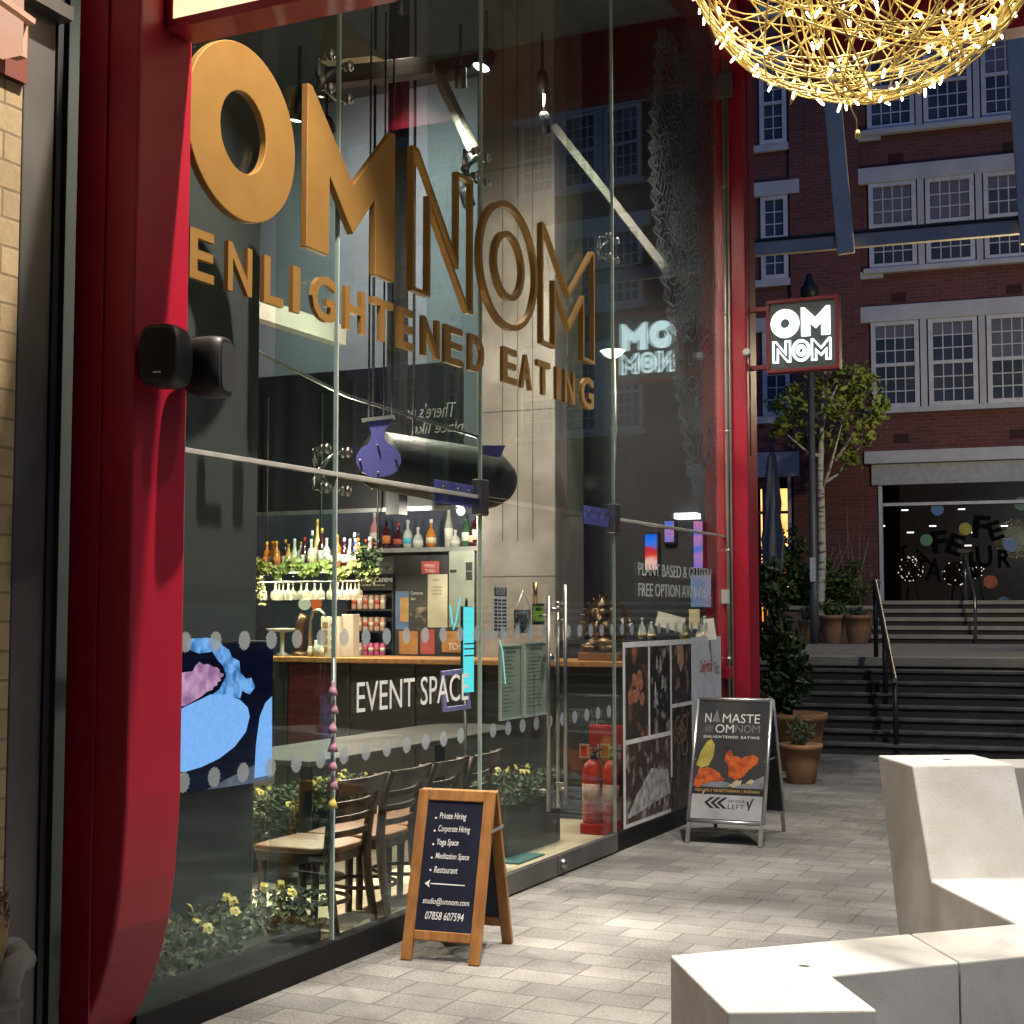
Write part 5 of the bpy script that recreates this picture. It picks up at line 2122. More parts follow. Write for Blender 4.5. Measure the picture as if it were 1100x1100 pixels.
# screens reflected in the glass, built as lit boxes in the far room
def screen_ramp(name, stops, h, k):
    m_, t_, n_, l_, p_ = nt(name)
    n_.remove(p_)
    e_ = n_.new('ShaderNodeEmission')
    e_.inputs[1].default_value = k
    tc_ = n_.new('ShaderNodeTexCoord')
    sx_ = n_.new('ShaderNodeSeparateXYZ')
    nz_ = n_.new('ShaderNodeTexNoise')
    nz_.inputs['Scale'].default_value = 14
    l_.new(tc_.outputs['Object'], nz_.inputs['Vector'])
    l_.new(tc_.outputs['Object'], sx_.inputs[0])
    mr_ = n_.new('ShaderNodeMath')
    mr_.operation = 'MULTIPLY_ADD'
    mr_.inputs[1].default_value = 1 / h
    l_.new(sx_.outputs[2], mr_.inputs[0])
    ma_ = n_.new('ShaderNodeMath')
    ma_.operation = 'MULTIPLY_ADD'
    ma_.inputs[1].default_value = .3
    ma_.inputs[2].default_value = -.15
    l_.new(nz_.outputs[0], ma_.inputs[0])
    l_.new(ma_.outputs[0], mr_.inputs[2])
    r_ = n_.new('ShaderNodeValToRGB')
    el = r_.color_ramp.elements
    while len(el) < len(stops):
        el.new(.5)
    for q_, (po, c_) in zip(el, stops):
        q_.position = po
        q_.color = (*c_, 1)
    l_.new(mr_.outputs[0], r_.inputs[0])
    l_.new(r_.outputs[0], e_.inputs[0])
    l_.new(e_.outputs[0], n_['Material Output'].inputs[0])
    return m_


sc_m = [screen_ramp('screen_red_blue', ((0, (.8, .45, .4)), (.25, (.85, .5, .42)), (.42, (.75, .05, .03)), (.6, (.5, .03, .05)), (.68, (.1, .15, .6)), (.85, (.02, .18, .85)), (1, (.01, .12, .7))), .31, 1.2), emit('screen_blue_pink', (.08, .2, .8), 1.0, (.8, .25, .4), 9), emit('screen_pale', (.12, .16, .25), 1.0, (.2, .26, .4), 4)]
for i, (x0, y0_, x1, y1_, k, lb) in enumerate(((693, 574, 706, 612, 0, 'tall red and blue screen reflection above the words on the far pane'), (745, 560, 755, 610, 1, 'narrow blue and pink screen reflection near the far red column'), (714, 560, 724, 582, 1, 'small blue screen reflection between the tall red screen and the pale one'), (742, 618, 764, 652, 2, 'pale blue screen reflection low beside the far red column'))):
    a, b = aty(x0, y0_, 12.15), aty(x1, y1_, 12.15)
    t = thing('reflected_screen', lb, 'screen', ((a.x + b.x) / 2, 12.15, b.z), 0, 'screen reflections built in the far room')  # stands for a reflection in the pane, no screen hangs here
    m = M()
    m.box((a.x - .015, 12.15, b.z - .015), (b.x + .015, 12.19, a.z + .015))
    m.build('case', black, t, world=True)
    m = M()
    m.box((a.x, 12.146, b.z), (b.x, 12.149, a.z))
    m.build('picture', sc_m[k], t, world=True)
a = aty(726, 554, 12.1)
m = M()
m.box((a.x, 12.05, a.z - .03), (a.x + .2, 12.19, a.z + .02))
tag(m.build('strip_light', emit('strip_glow', (.9, .95, 1), 3)), 'short white strip light above the reflected screens in the far room', 'light')
# reflection of a lamp near the far joint, built as a pendant inside
q = atd(658, 381, 11.4)
t = thing('reflected_lamp', 'reflection of a lamp, built as a small flared pendant behind the glass joint', 'lamp', q)
m = M()
m.lathe((0, 0, -.03), [(.02, 0), (.06, .02), (.1, .06), (.085, .065), (.02, .07)], 16)
m.build('shade', emit('reflected_lamp_glow', (1, .86, .55), 5), t)
m = M()
m.cyl((0, 0, .04), (0, 0, 2.8), .006, seg=6)
m.tube([(.02, 0, -.03), (.03, 0, -.6), (.01, 0, -1.0)], .008, 6)
m.build('rod', alum, t)

# cyan reflections built as lit bars, and lilac frame behind the words
cyan = emit('cyan_glow', (.12, .8, .85), 1.1)
a, b = atx(499.5, 652, -.1), atx(509, 743, -.1)
t = thing('cyan_reflection', 'upright cyan reflection built as a lit face behind the glass beside the vinyl words', 'reflection', (-.1, (a.y + b.y) / 2, b.z))  # a reflected screen, given a made-up panel and stand
m = M()
m.box((-.11, a.y, b.z), (-.1, b.y, a.z))
m.build('lit_face', cyan, t, world=True)
m = M()
m.box((-.128, a.y, b.z - .003), (-.111, b.y, a.z + .003))
for zz in (.5, .56, .42):
    m.box((-.0995, a.y - .01, b.z + (a.z - b.z) * zz), (-.097, b.y + .01, b.z + (a.z - b.z) * zz + .008))
m.cyl((-.125, (a.y + b.y) / 2 + .01, a.z), (-.125, (a.y + b.y) / 2 + .01, a.z + .05), .008, seg=6)
m.cyl((-.125, (a.y + b.y) / 2, b.z), (-.125, (a.y + b.y) / 2, .012), .01, seg=8)
m.lathe((-.125, (a.y + b.y) / 2, .012), [(.09, 0), (.09, .012), (.02, .02)], 16)
m.build('stand', dark, t, world=True)
t = thing('cyan_reflection_lines', 'two thin leaning cyan reflection lines beside the upright cyan reflection', 'neon', atx(489, 676, -.3))  # reflected lines, built as glowing tubes
m = M()
for pa_, pb_ in (((483.5, 650), (486, 671)), ((494, 642), (490, 667)), ((490, 667), (487, 676))):
    m.tube([atx(*pa_, -.3), atx(*pb_, -.3)], .005, 6)
m.build('tube', cyan, t, world=True)
t = thing('cyan_neon_line', 'single thin curved cyan neon line over the left menu sheet', 'neon', atx(541, 720, -.008))
m = M()
m.tube([atx(537, 688, -.009), atx(540, 700, -.009), atx(543, 735, -.009)], .004, 6)
m.build('tube', emit('pale_cyan', (.4, .8, .75), .9), t, world=True)
fr = [atx(px, py, -.12) for px, py in ((473, 721), (500, 718), (504, 761), (475, 765))]
t = thing('lilac_frame', 'lilac square frame leaning behind the last letters of EVENT SPACE', 'frame', (-.12, fr[0].y, fr[3].z))
m = M()
cen = sum(fr, Vector()) / 4
m.ringprism(fr, [cen + (p - cen) * .78 for p in fr], (.012, 0, 0))
m.build('moulding', mat('lilac_paint', (.3, .26, .62), .4, c2=(.2, .19, .36), scale=6), t, world=True)

# black duct hanging by a lilac plate
dA, dB = atd(405, 494, 8.5), atd(533, 517, 9.3)
du_ = thing('black_duct', 'fat black round duct hanging inside above the bar', 'duct', dA)
m = M()
dd = (dB - dA).normalized()
Ld = (dB - dA).length
m.lathe(dA, [(.0, 0), (.165, .0), (.172, .015), (.195, Ld - .15), (.18, Ld - .05), (.135, Ld + .05), (.07, Ld + .1), (.001, Ld + .115)], 40, dd)
m.build('tube', mat('duct_black', (.016, .017, .016), .45, c2=(.03, .03, .028), scale=3, bump=.1), du_, world=True)
hp = atd(404, 480, 9.0)


def pp(px, py):
    return atd(px, py, 8.28)


plate = [pp(*p) for p in ((391, 452), (422, 449), (420, 455), (414, 462), (413, 470), (416, 476), (424, 481), (430, 488), (431, 497), (427, 506), (419, 511), (408, 513), (397, 512), (388, 507), (383, 498), (383, 490), (388, 482), (396, 477), (399, 471), (399, 464), (396, 457))]
hg = thing('hanger_plate', 'lilac flask-shaped steel plate hanging in front of the black duct end', 'hanger plate', pp(404, 513))
m = M()
m.prism(plate, FH * -.02)
m.build('plate', bluegrey, hg, world=True)
m = M()
for p in ((406, 479), (387, 495), (425, 493), (406, 508)):
    m.ball(pp(*p) - FH * .024, .008, 8)
m.build('bolts', emit('bolt_glint', (1, 1, 1), .7) if False else chrome, hg, world=True)
m = M()
m.bar(pp(389, 452), pp(424, 448), .05, .02)
m.build('top_bar', alum, hg, world=True)
m = M()
for px in (396, 412, 421):
    a = pp(px, 451)
    m.cyl(a, a + Z * 2.4, .006, seg=6)
m.build('rods', dark, hg, world=True)
a, b = pp(517, 480), atd(542, 482, 8.7)
m = M()
m.prism([atd(517, 479, 8.7), atd(543, 479, 8.7), atd(541, 483, 8.7), atd(537, 492, 8.7), atd(517, 488, 8.7)], FH * -.03)
t2 = m.build('hanger_bracket', bluegrey)
tag(t2, 'short lilac bracket above the rounded end of the black duct', 'bracket')

# ------------------------------------------------------------------ dining furniture
tb = thing('dining_table', 'long dark table with rounded ends beyond the row of bistro chairs', 'table', (-1.3, 7.3, FLI))
m = M()
xc, ya_, yb_, hw = -1.32, 6.9, 9.8, .36
outl = [(xc - hw, ya_), (xc - hw, yb_ - hw)] + [(xc - hw * math.cos(a), yb_ - hw + hw * math.sin(a)) for a in [PI * k / 14 for k in range(1, 14)]] + [(xc + hw, yb_ - hw), (xc + hw, ya_)]
m.prism([(x, y, .735) for x, y in outl], (0, 0, .03))
m.build('table_top', mat('table_grey', (.05, .048, .045), .6, c2=(.04, .038, .036), scale=4, spec=.3), tb, world=True, bevel=.006)
for yy in (7.4, 9.1):
    m = M()
    m.cyl((xc, yy, FLI + .02), (xc, yy, .734), .04, seg=12)
    m.lathe((xc, yy, FLI), [(.24, 0), (.24, .015), (.05, .03)], 18)
    m.build('pedestal', black, tb, world=True)
ch = thing('bistro_chair', 'x', 'chair', (0, 0, FLI), 0, 'bistro chairs in a row behind the glass')
# local frame: faces -x, back at +x
m = M()
so = [(-.2, -.19), (-.21, -.1), (-.21, .1), (-.2, .19), (-.1, .205), (.1, .19), (.17, .15), (.195, .08), (.195, -.08), (.17, -.15), (.1, -.19), (-.1, -.205)]
m.prism([(x, y, .445) for x, y in so], (0, 0, .028))
m.build('seat', seatwood, ch, bevel=.008)
m = M()
m.ringprism([(x * .95, y * .95, .4) for x, y in so], [(x * .8, y * .8, .4) for x, y in so], (0, 0, .044))
m.build('seat_rail', walnut, ch)
for s in (-1, 1):
    m = M()
    m.tube([(-.17, s * .165, 0), (-.165, s * .16, .44)], [.018, .024], 8)
    m.build('leg', walnut, ch)
    m = M()
    m.tube([(.24, s * .165, 0), (.19, s * .16, .3), (.18, s * .16, .46), (.2, s * .17, .63), (.23, s * .175, .79)], [.018, .022, .024, .021, .018], 8)
    m.build('leg', walnut, ch)


def slat(z, x, h, bow, hw=.165, th=.014, name='slat'):
    m = M()
    n = 10
    pts = []
    for i in range(n + 1):
        y = -hw + 2 * hw * i / n
        pts.append((x + bow * (1 - (y / hw) ** 2), y))
    for (xa_, y0), (xb_, y1) in zip(pts, pts[1:]):
        m.obox(((xa_ + xb_) / 2, (y0 + y1) / 2, z), ((xb_ - xa_) / 2, (y1 - y0) / 2, 0), Vector((y1 - y0, xa_ - xb_, 0)).normalized() * th / 2, (0, 0, h / 2))
    m.build(name, walnut, ch)


slat(.535, .188, .03, .03)
slat(.605, .197, .03, .03)
slat(.675, .207, .03, .03)
m = M()
n = 12
for i in range(n):
    y0, y1 = -.2 + .4 * i / n, -.2 + .4 * (i + 1) / n
    f = lambda y: .235 + .045 * (1 - (y / .2) ** 2) + .02 * (abs(y) / .2) ** 6
    m.obox(((f(y0) + f(y1)) / 2, (y0 + y1) / 2, .76), ((f(y1) - f(y0)) / 2, (y1 - y0) / 2, 0), Vector((y1 - y0, f(y0) - f(y1), 0)).normalized() * .011, (0.012, 0, .04))
m.build('top_rail', walnut, ch)
m = M()
m.tube([(math.cos(a) * .165, math.sin(a) * .155, .2) for a in [2 * PI * k / 24 for k in range(24)]], .011, 6, closed=True)
m.build('stretcher_ring', walnut, ch)
spots = [(-.37, 6.04), (-.37, 6.5), (-.37, 6.93), (-.37, 7.36)]
ch.scale = (1.07, 1.07, 1.0)
lbs = ('nearest bistro chair, beside the pink tassel garland and with its whole seat showing', 'second bistro chair in the row, its curved back just left of the wooden signboard', 'third bistro chair, partly hidden behind the wooden signboard', 'last bistro chair of the row, beside the round table end')
for i, (x, y) in enumerate(spots):
    if i == 0:
        ch.location = (x, y, FLI)
        ch['label'] = lbs[0]
    else:
        dup(ch, (x, y, FLI), 0.04 * i, lbs[i])


# ------------------------------------------------------------------ indoor planters with yellow flowers
def flower_box(name, label, lo, hi, leafh, nleaf, nfl, boxm=dark, group='planters of yellow flowers behind the glass'):
    lo, hi = Vector(lo), Vector(hi)
    c = (lo + hi) / 2
    t = thing(name, label, 'planter', (c.x, c.y, lo.z), 0, group)
    m = M()
    w = .015
    m.box(lo, (hi.x, hi.y, hi.z - .03))
    m.box((lo.x - .008, lo.y - .008, hi.z - .029), (hi.x + .008, hi.y + .008, hi.z))
    m.build('trough', boxm, t, world=True, bevel=.004)
    m = M()
    k = 0
    while k < nleaf:
        p = Vector((rnd.uniform(lo.x - .04, hi.x + .04), rnd.uniform(lo.y - .05, hi.y + .05), hi.z + leafh * rnd.random() ** 1.2))
        if noise.noise(p * 9) < -.18:
            continue
        m.leaf(p, rnd.uniform(.025, .05), (rnd.gauss(0, .6), rnd.gauss(0, .6), rnd.gauss(.4, .5)), .7)
        k += 1
    m.build('foliage', leafgrey, t, world=True)
    m = M()
    for k in range(nfl):
        p = Vector((rnd.uniform(lo.x, hi.x), rnd.uniform(lo.y, hi.y), hi.z + leafh * rnd.uniform(.8, 1.12)))
        nn = Vector((rnd.gauss(.5, .4), rnd.gauss(-.5, .4), rnd.gauss(.5, .3))).normalized()
        for j in range(5):
            a = nn.orthogonal().normalized()
            a = Matrix.Rotation(2 * PI * j / 5, 3, nn) @ a
            m.leaf(p + a * .014, .03, nn + a * .4, .9)
    m.build('flowers', yellow, t, world=True)
    return t


a = atx(335, 1010, -.12)
flower_box('flower_planter', 'low planter of yellow flowers along the glass beside the near red column', (-.34, 4.35, .1), (-.07, a.y, .2), .15, 1900, 15)
flower_box('flower_planter', 'planter of yellow flowers on the floor beyond the dining table', (-2.2, 7.7, .02), (-1.95, 9.3, .26), .16, 2000, 24, MATS['dark_metal'])
flower_box('flower_planter', 'lower planter of grey-green leaves beyond the nearest bistro chair', (-1.86, 7.35, .02), (-1.66, 8.3, .15), .2, 1100, 6, MATS['dark_metal'])
flower_box('flower_planter', 'planter of yellow flowers inside the glass doors behind the wooden signboard', (-.8, 8.5, .02), (-.5, 9.35, .36), .17, 900, 9, black)

# tassel garland on the glass fin
a = atx(358.5, 735, .03)
tg = thing('tassel_garland', 'string of small pink tassels hanging down the first glass joint', 'garland', a)
m = M()
yy = a.y
b = atx(358.5, 862, .03)
m.tube([(.03, yy, a.z + .12), (.03, yy, b.z)], .003, 5)
m.build('string', white, tg, world=True)
for k in range(7):
    z = a.z - (a.z - b.z) * k / 6.3
    m = M()
    yk = yy + rnd.uniform(-.008, .006)
    m.lathe((.03, yk, z - .03), [(.026, -.02), (.016, .01), (.007, .026), (.009, .036), (.002, .046)], 10)
    m.build('tassel', mat('tassel_pink', (.5, .27, .34), .8, c2=(.4, .2, .27), scale=40) if k < 6 else yellow, tg, world=True)

# fire extinguishers with their signs
YE = 9.75
fe0 = aty(640, 893, YE)
exb = thing('extinguisher_stand', 'red double stand for fire extinguishers inside the glass doors', 'stand', (-.46, YE, FLI))
red2 = mat('signal_red', (.5, .02, .02), .35)
xa_, xb_ = aty(626, 880, YE).x, aty(668, 880, YE).x
m = M()
m.box((xa_, YE - .06, FLI), (xb_, YE + .16, .09))
m.box((xa_, YE + .12, .09), (xb_, YE + .16, .78))
m.build('frame', red2, exb, world=True, bevel=.01)
for i, px in enumerate((636, 657)):
    q = aty(px, 870, YE)
    t = thing('fire_extinguisher', ('red fire extinguisher nearer the door handle inside the glass doors', 'red fire extinguisher beside the photo collage edge inside the glass doors')[i], 'fire extinguisher', (q.x, YE + .02, .091), 0, 'fire extinguishers inside the doors')
    m = M()
    m.lathe((0, 0, 0), [(.07, 0), (.078, .02), (.078, .36), (.06, .42), (.025, .45)], 20)
    m.build('cylinder', red2, t)
    m = M()
    m.lathe((0, 0, .45), [(.022, 0), (.022, .04)], 12)
    m.tube([(0, 0, .49), (.05, -.02, .52), (.09, -.03, .53)], .009, 6)
    m.tube([(0, 0, .47), (.06, -.02, .46), (.09, -.05, .38), (.085, -.06, .2)], .01, 8)
    m.build('valve_and_hose', black, t)
    m = M()
    m.lathe((0, 0, .14), [(.0788, 0), (.0788, .14)], 20)
    m.build('label_band', mat('ext_label', (.45, .12, .1), .5, c2=(.6, .5, .4), scale=16), t)
for i, (x0, x1) in enumerate(((622.5, 643), (645, 666))):
    a, b = aty(x0, 799, YE + .1), aty(x1, 815, YE + .1)
    t = thing('safety_sign', ('left of two small fire extinguisher signs above the red extinguishers', 'right of two small fire extinguisher signs above the red extinguishers')[i], 'sign', ((a.x + b.x) / 2, YE + .1, b.z), 0, 'extinguisher signs')
    m = M()
    m.box((a.x, YE + .1, b.z), (b.x, YE + .112, a.z))
    m.build('plate', mat('sign_cream', (.6, .5, .36), .6), t, world=True)
    m = M()
    m.box((a.x + .01, YE + .098, b.z + .012), (a.x + .06, YE + .0995, a.z - .012))
    for k in range(3):
        m.box((a.x + .075, YE + .098, b.z + .015 + k * .035), (b.x - .012, YE + .0995, b.z + .033 + k * .035))
    m.build('red_print', red2, t, world=True)
m = M()
m.box((aty(560, 925, 8.7).x - .15, 8.35, FLI + .002), (-.35, 8.75, FLI + .012))
tag(m.build('door_mat', mat('teal_mat', (.05, .16, .16), .9, scale=8)), 'teal mat on the floor just inside the glass doors', 'mat')

# ================================================================== OUTSIDE OBJECTS
# ---- loudspeakers on the near column
spk_m = mat('speaker_black', (.012, .012, .013), .5, bump=.05, bscale=300)


def speaker(px, py, xx, yaw, label, wd=.155, ht=.225, dp=.15, brand=True):
    q = atx(px, py, xx)
    t = thing('loudspeaker', label, 'loudspeaker', q, yaw, 'loudspeakers on the red column')
    # local: front faces -y; built as a rounded shell
    m = M()
    n = 28
    prof = [(-.5, .86, .86), (-.46, .96, .95), (-.2, 1, 1), (.2, .97, .98), (.42, .84, .88), (.5, .7, .76)]
    rings = []
    for f, sx, sz in prof:
        ring = []
        for k in range(n):
            a = 2 * PI * k / n
            c_, s_ = math.cos(a), math.sin(a)
            e = .5
            x = math.copysign(abs(c_) ** e, c_) * wd / 2 * sx
            z = math.copysign(abs(s_) ** .62, s_) * ht / 2 * sz
            ring.append(m.b.verts.new((x, f * dp, z)))
        rings.append(ring)
    for A, B in zip(rings, rings[1:]):
        for k in range(n):
            f = m.b.faces.new((A[k], A[(k + 1) % n], B[(k + 1) % n], B[k]))
            f.smooth = True
    m.b.faces.new(rings[0])
    m.b.faces.new(rings[-1][::-1])
    bmesh.ops.recalc_face_normals(m.b, faces=m.b.faces[:])
    m.build('cabinet', spk_m, t)
    m = M()
    pts = []
    for k in range(n):
        a = 2 * PI * k / n
        c_, s_ = math.cos(a), math.sin(a)
        pts.append((math.copysign(abs(c_) ** .5, c_) * wd * .4, -dp * .502, math.copysign(abs(s_) ** .62, s_) * ht * .4))
    m.prism(pts, (0, -.003, 0))
    m.build('grille', mat('grille_cloth', (.014, .015, .016), .9, bump=.4, bscale=700), t)
    if brand:
        m = M()
        m.box((-.012, -dp * .502 - .0045, -ht * .3), (.018, -dp * .502 - .0031, -ht * .3 + .006))
        m.build('badge', white, t)
    return t


s1 = speaker(180, 384, .30, YAW * .4, 'left loudspeaker with a tiny badge, facing out from the red column')
s2 = speaker(224, 395, .33, YAW + math.radians(78), 'right loudspeaker turned along the glass beside the red column', ht=.225, brand=False)
for s_, off in ((s1, 0), (s2, 0)):
    m = M()
    p = s_.location
    m.tube([Vector(p) + Vector((-.03, .03, 0)), (.2, min(4.27, p.y + .05), p.z - .02)], .014, 8)
    m.lathe((.2, min(4.27, p.y + .05), p.z - .02), [(.035, 0), (.035, .01)], 14, (1, 0, 0))
    m.build('bracket', spk_m, s_, world=True)

# ---- near projecting lightbox
zb_ = aty(183, 32, 4.2).z - .035
lb = thing('lightbox_sign', 'cream lit projecting sign with red frame high on the near red column', 'sign', (.2, 4.2, zb_))
m = M()
m.box((.21, 4.12, zb_), (1.1, 4.28, zb_ + .035))
m.box((.21, 4.12, zb_ + .85), (1.1, 4.28, zb_ + .9))
m.box((.205, 4.12, zb_ + .036), (.235, 4.28, zb_ + .849))
m.box((1.06, 4.12, zb_ + .036), (1.1, 4.28, zb_ + .849))
m.build('frame', red, lb, world=True, bevel=.004)
m = M()
m.box((.236, 4.126, zb_ + .036), (1.059, 4.265, zb_ + .849))
m.build('lit_face', emit('cream_lightbox', (1, .62, .33), 1.25, (1, .8, .5), 2.5), lb, world=True)
m = M()
m.box((.2005, 4.16, zb_ + .02), (.209, 4.24, zb_ + .08))
m.build('arm', red, lb, world=True)

# ---- OM NOM blade sign on the far column
YS2 = YB - .04
A = aty(817, 401, YS2)
Bq = aty(902, 400, YS2)
Ct = aty(817, 325, YS2)
x0, x1 = A.x + .05, Bq.x
z0, z1 = A.z - .005, Ct.z + .01
bl = thing('blade_sign', 'square dark sign with red frame and glowing letters OM NOM on the far column', 'sign', (x0, YS2, z0))
m = M()
fw = .03
dpt = .1
m.box((x0, YS2, z0), (x1, YS2 + dpt, z0 + fw))
m.box((x0, YS2, z1 - fw), (x1, YS2 + dpt, z1))
m.box((x0, YS2, z0 + fw), (x0 + fw, YS2 + dpt, z1 - fw))
m.box((x1 - fw, YS2, z0 + fw), (x1, YS2 + dpt, z1 - fw))
m.box((.2, YS2 + .03, z1 - .08), (x0, YS2 + .07, z1 - .04))
m.box((.2, YS2 + .03, z0 + .04), (x0, YS2 + .07, z0 + .08))
m.build('frame', mat('sign_maroon', (.15, .008, .018), .45), bl, world=True, bevel=.003)
m = M()
m.box((x0 + fw, YS2 + .015, z0 + fw), (x1 - fw, YS2 + dpt - .015, z1 - fw))
m.build('panel', mat('sign_panel', (.05, .06, .062), .5), bl, world=True)
glow = emit('letter_glow', (.9, 1.0, 1.0), 2.2)
SW, SH = x1 - x0, z1 - z0


def sgl(ch, u0, u1, v0, v1, mm, t=0):
    global LH
    keep = LH
    LH = (v1 - v0) * SH
    w = (u1 - u0) * SW
    bx, bz, yy = x0 + u0 * SW, z0 + v0 * SH, YS2 + .0145
    if ch == 'O':
        c = Vector((bx + w / 2, yy, bz + LH / 2))
        if t:
            mm.ringprism(circ(c, X, Z, w / 2, 40, LH / 2), circ(c, X, Z, w / 2 - t, 40, LH / 2 - t), (0, -.022, 0))
            mm.ringprism(circ(c, X, Z, w * .27, 40, LH * .27), circ(c, X, Z, w * .1, 40, LH * .1), (0, -.022, 0))
        else:
            mm.ringprism(circ(c, X, Z, w / 2, 40, LH / 2), circ(c, X, Z, w * .17, 40, LH * .17), (0, -.022, 0))
    else:
        g_ = glyph(ch, w)
        if ch == 'N' and t:
            g_ = [(0, 0), (0, LH), (.2 * w, LH), (.68 * w, .48 * LH), (.68 * w, LH), (w, LH), (w, 0), (.8 * w, 0), (.32 * w, .52 * LH), (.32 * w, 0)]
        if ch == 'M' and t:
            g_ = [(0, 0), (0, LH), (.12 * w, LH), (.5 * w, .6 * LH), (.88 * w, LH), (w, LH), (w, 0), (.72 * w, 0), (.72 * w, .4 * LH), (.5 * w, .18 * LH), (.28 * w, .4 * LH), (.28 * w, 0)]
        p3 = [Vector((bx + p[0], yy, bz + p[1])) for p in g_]
        if t:
            i3 = [Vector((bx + p[0], yy, bz + p[1])) for p in inset(g_, t)]
            mm.ringprism(p3, i3, (0, -.022, 0))
        else:
            if ch == 'M':
                g_ = [(0, 0), (0, LH), (.12 * w, LH), (.5 * w, .62 * LH), (.88 * w, LH), (w, LH), (w, 0), (.7 * w, 0), (.7 * w, .45 * LH), (.5 * w, .25 * LH), (.3 * w, .45 * LH), (.3 * w, 0)]
                p3 = [Vector((bx + p[0], yy, bz + p[1])) for p in g_]
            mm.prism(p3, (0, -.022, 0))
    LH = keep


for ch_, u0, u1, v0, v1, t_ in (('O', .07, .46, .47, .86, 0), ('M', .49, .88, .47, .86, 0), ('N', .09, .34, .13, .43, .0125), ('O', .355, .61, .13, .43, .022), ('M', .62, .89, .13, .43, .0125)):
    m = M()
    sgl(ch_, u0, u1, v0, v1, m, t_)
    m.build('letter', glow, bl, world=True)

# ---- brick wall, steel post, pipe and lit sign at the left edge
nb = thing('neighbour_wall', 'pale brick wall at the left edge beside the grey steel post', 'wall', (-.1, 2.5, 0))
yw = atx(15, 500, -.05).y
m = M()
m.box((-.5, -2, 0), (-.052, yw, 3.42))
m.build('wall', brick('stock_brick', (.42, .32, .18), (.33, .25, .14), (.22, .17, .1), .44, .098, .006, 'yz', .95, .5, .5, 30, .22, 1.2), nb, world=True)
m = M()
m.box((-.5, -2, 3.423), (-.03, yw, 3.62))
m.build('red_lintel', mat('rust_red', (.17, .04, .025), .6), nb, world=True)
m = M()
m.box((-.5, -2, 3.623), (-.06, yw, 7.2))
m.build('upper_wall', dark, nb, world=True)
yg = atx(60, 500, -.05).y
gpst = thing('steel_post', 'tall grey steel post between the brick wall and the near red column', 'post', (-.1, (yw + yg) / 2, 0))
m = M()
m.box((-.5, yw + .004, 0), (-.05, yg - .045, 7.0))
m.build('flange', greymetal, gpst, world=True, bevel=.006)
m = M()
m.box((-.5, yg - .043, 0), (-.075, yg - .03, 7.0))
m.build('groove', black, gpst, world=True)
m = M()
m.box((-.5, yg - .028, 0), (-.055, yg, 7.0))
m.build('edge_strip', mat('post_edge', (.05, .055, .06), .4, .3), gpst, world=True, bevel=.003)
m = M()
m.box((-.5, yg + .001, 0), (-.12, YA - .013, 7.0))
m.build('dark_gap_panel', black, gpst, world=True)
q = atx(15, 55, .02)
ls = thing('lit_fascia_sign', 'pinkish lit sign box at the top left above the brick wall', 'sign', (0, 3.3, q.z))
m = M()
m.box((-.03, 2.6, q.z - .02), (.06, q.y, q.z + .9))
m.build('lit_face', emit('pink_lightbox', (1, .48, .3), .75, (1, .6, .42), 3), ls, world=True)
m = M()
q2 = atx(24, 36, .03)
m.bar((.07, 2.7, q.z + .24), (.07, q2.y, q.z + .1), .02, .035, (1, 0, 0))
m.box((.0, q.y + .001, q.z - .02), (.05, q.y + .03, q.z + .13))
m.build('bracket', mat('sign_bracket', (.5, .3, .22), .5), ls, world=True)
m = M()
p = [atx(40, 22, -.03), atx(68, 10, -.03)]
m.bar(atx(28, -6, -.03), atx(70, 18, -.03), .05, .08, (1, 0, 0))
m.build('steel_arm', greymetal, ls, world=True)
# drain pipe
pa_, pb_ = atx(26, 1034, .02), atx(0, 1045, .1)
dpz = thing('drain_pipe', 'old pale drain pipe elbow at the bottom left in front of the steel post', 'pipe', (.1, atx(14, 1090, .1).y, 0))
pipem = mat('pipe_grey', (.3, .29, .26), .8, c2=(.2, .19, .17), scale=9, bump=.3)
e0 = atx(25, 1032, .06)
c1_ = atx(8, 1052, .1)
m = M()
m.tube([e0 + Vector((-.11, 0.04, .02)), e0 + Vector((0, 0, 0)), e0.lerp(c1_, .5) + Vector((.0, -.01, .012)), Vector((c1_.x, c1_.y, c1_.z - .03)), Vector((c1_.x, c1_.y, .0))], [.042, .042, .041, .04, .04], 16)
m.build('pipe', pipem, dpz, world=True)
m = M()
zc_ = atx(5, 1072, .1).z - .02
m.lathe((c1_.x, c1_.y, zc_ - .015), [(.042, 0), (.05, .006), (.05, .02), (.042, .028)], 18)
m.lathe(e0 + Vector((-.06, .02, .01)), [(.043, -.01), (.052, 0), (.052, .025), (.043, .03)], 18, Vector((-.11, .04, .02)))
m.build('collar', pipem, dpz, world=True)
df = thing('dried_flowers', 'dried pinkish flower stalks standing behind the drain pipe', 'dried flowers', (c1_.x - .05, c1_.y - .06, 0))
m = M()
for k in range(5):
    tp = atx(3 + k * 1.6, 968 + k * 5, .03)
    m.tube([(.04, c1_.y - .03, 0.0), (.035, (tp.y + c1_.y) / 2 - .02, tp.z * .6), tp], .004, 5)
m.build('stalks', mat('straw', (.3, .22, .1), .9), df, world=True)
m = M()
for k in range(70):
    p = atx(3 + rnd.gauss(2, 3), 968 + rnd.gauss(8, 12), .03)
    m.leaf(p, .03)
m.build('flower_heads', mat('dried_pink', (.35, .2, .14), .9), df, world=True)

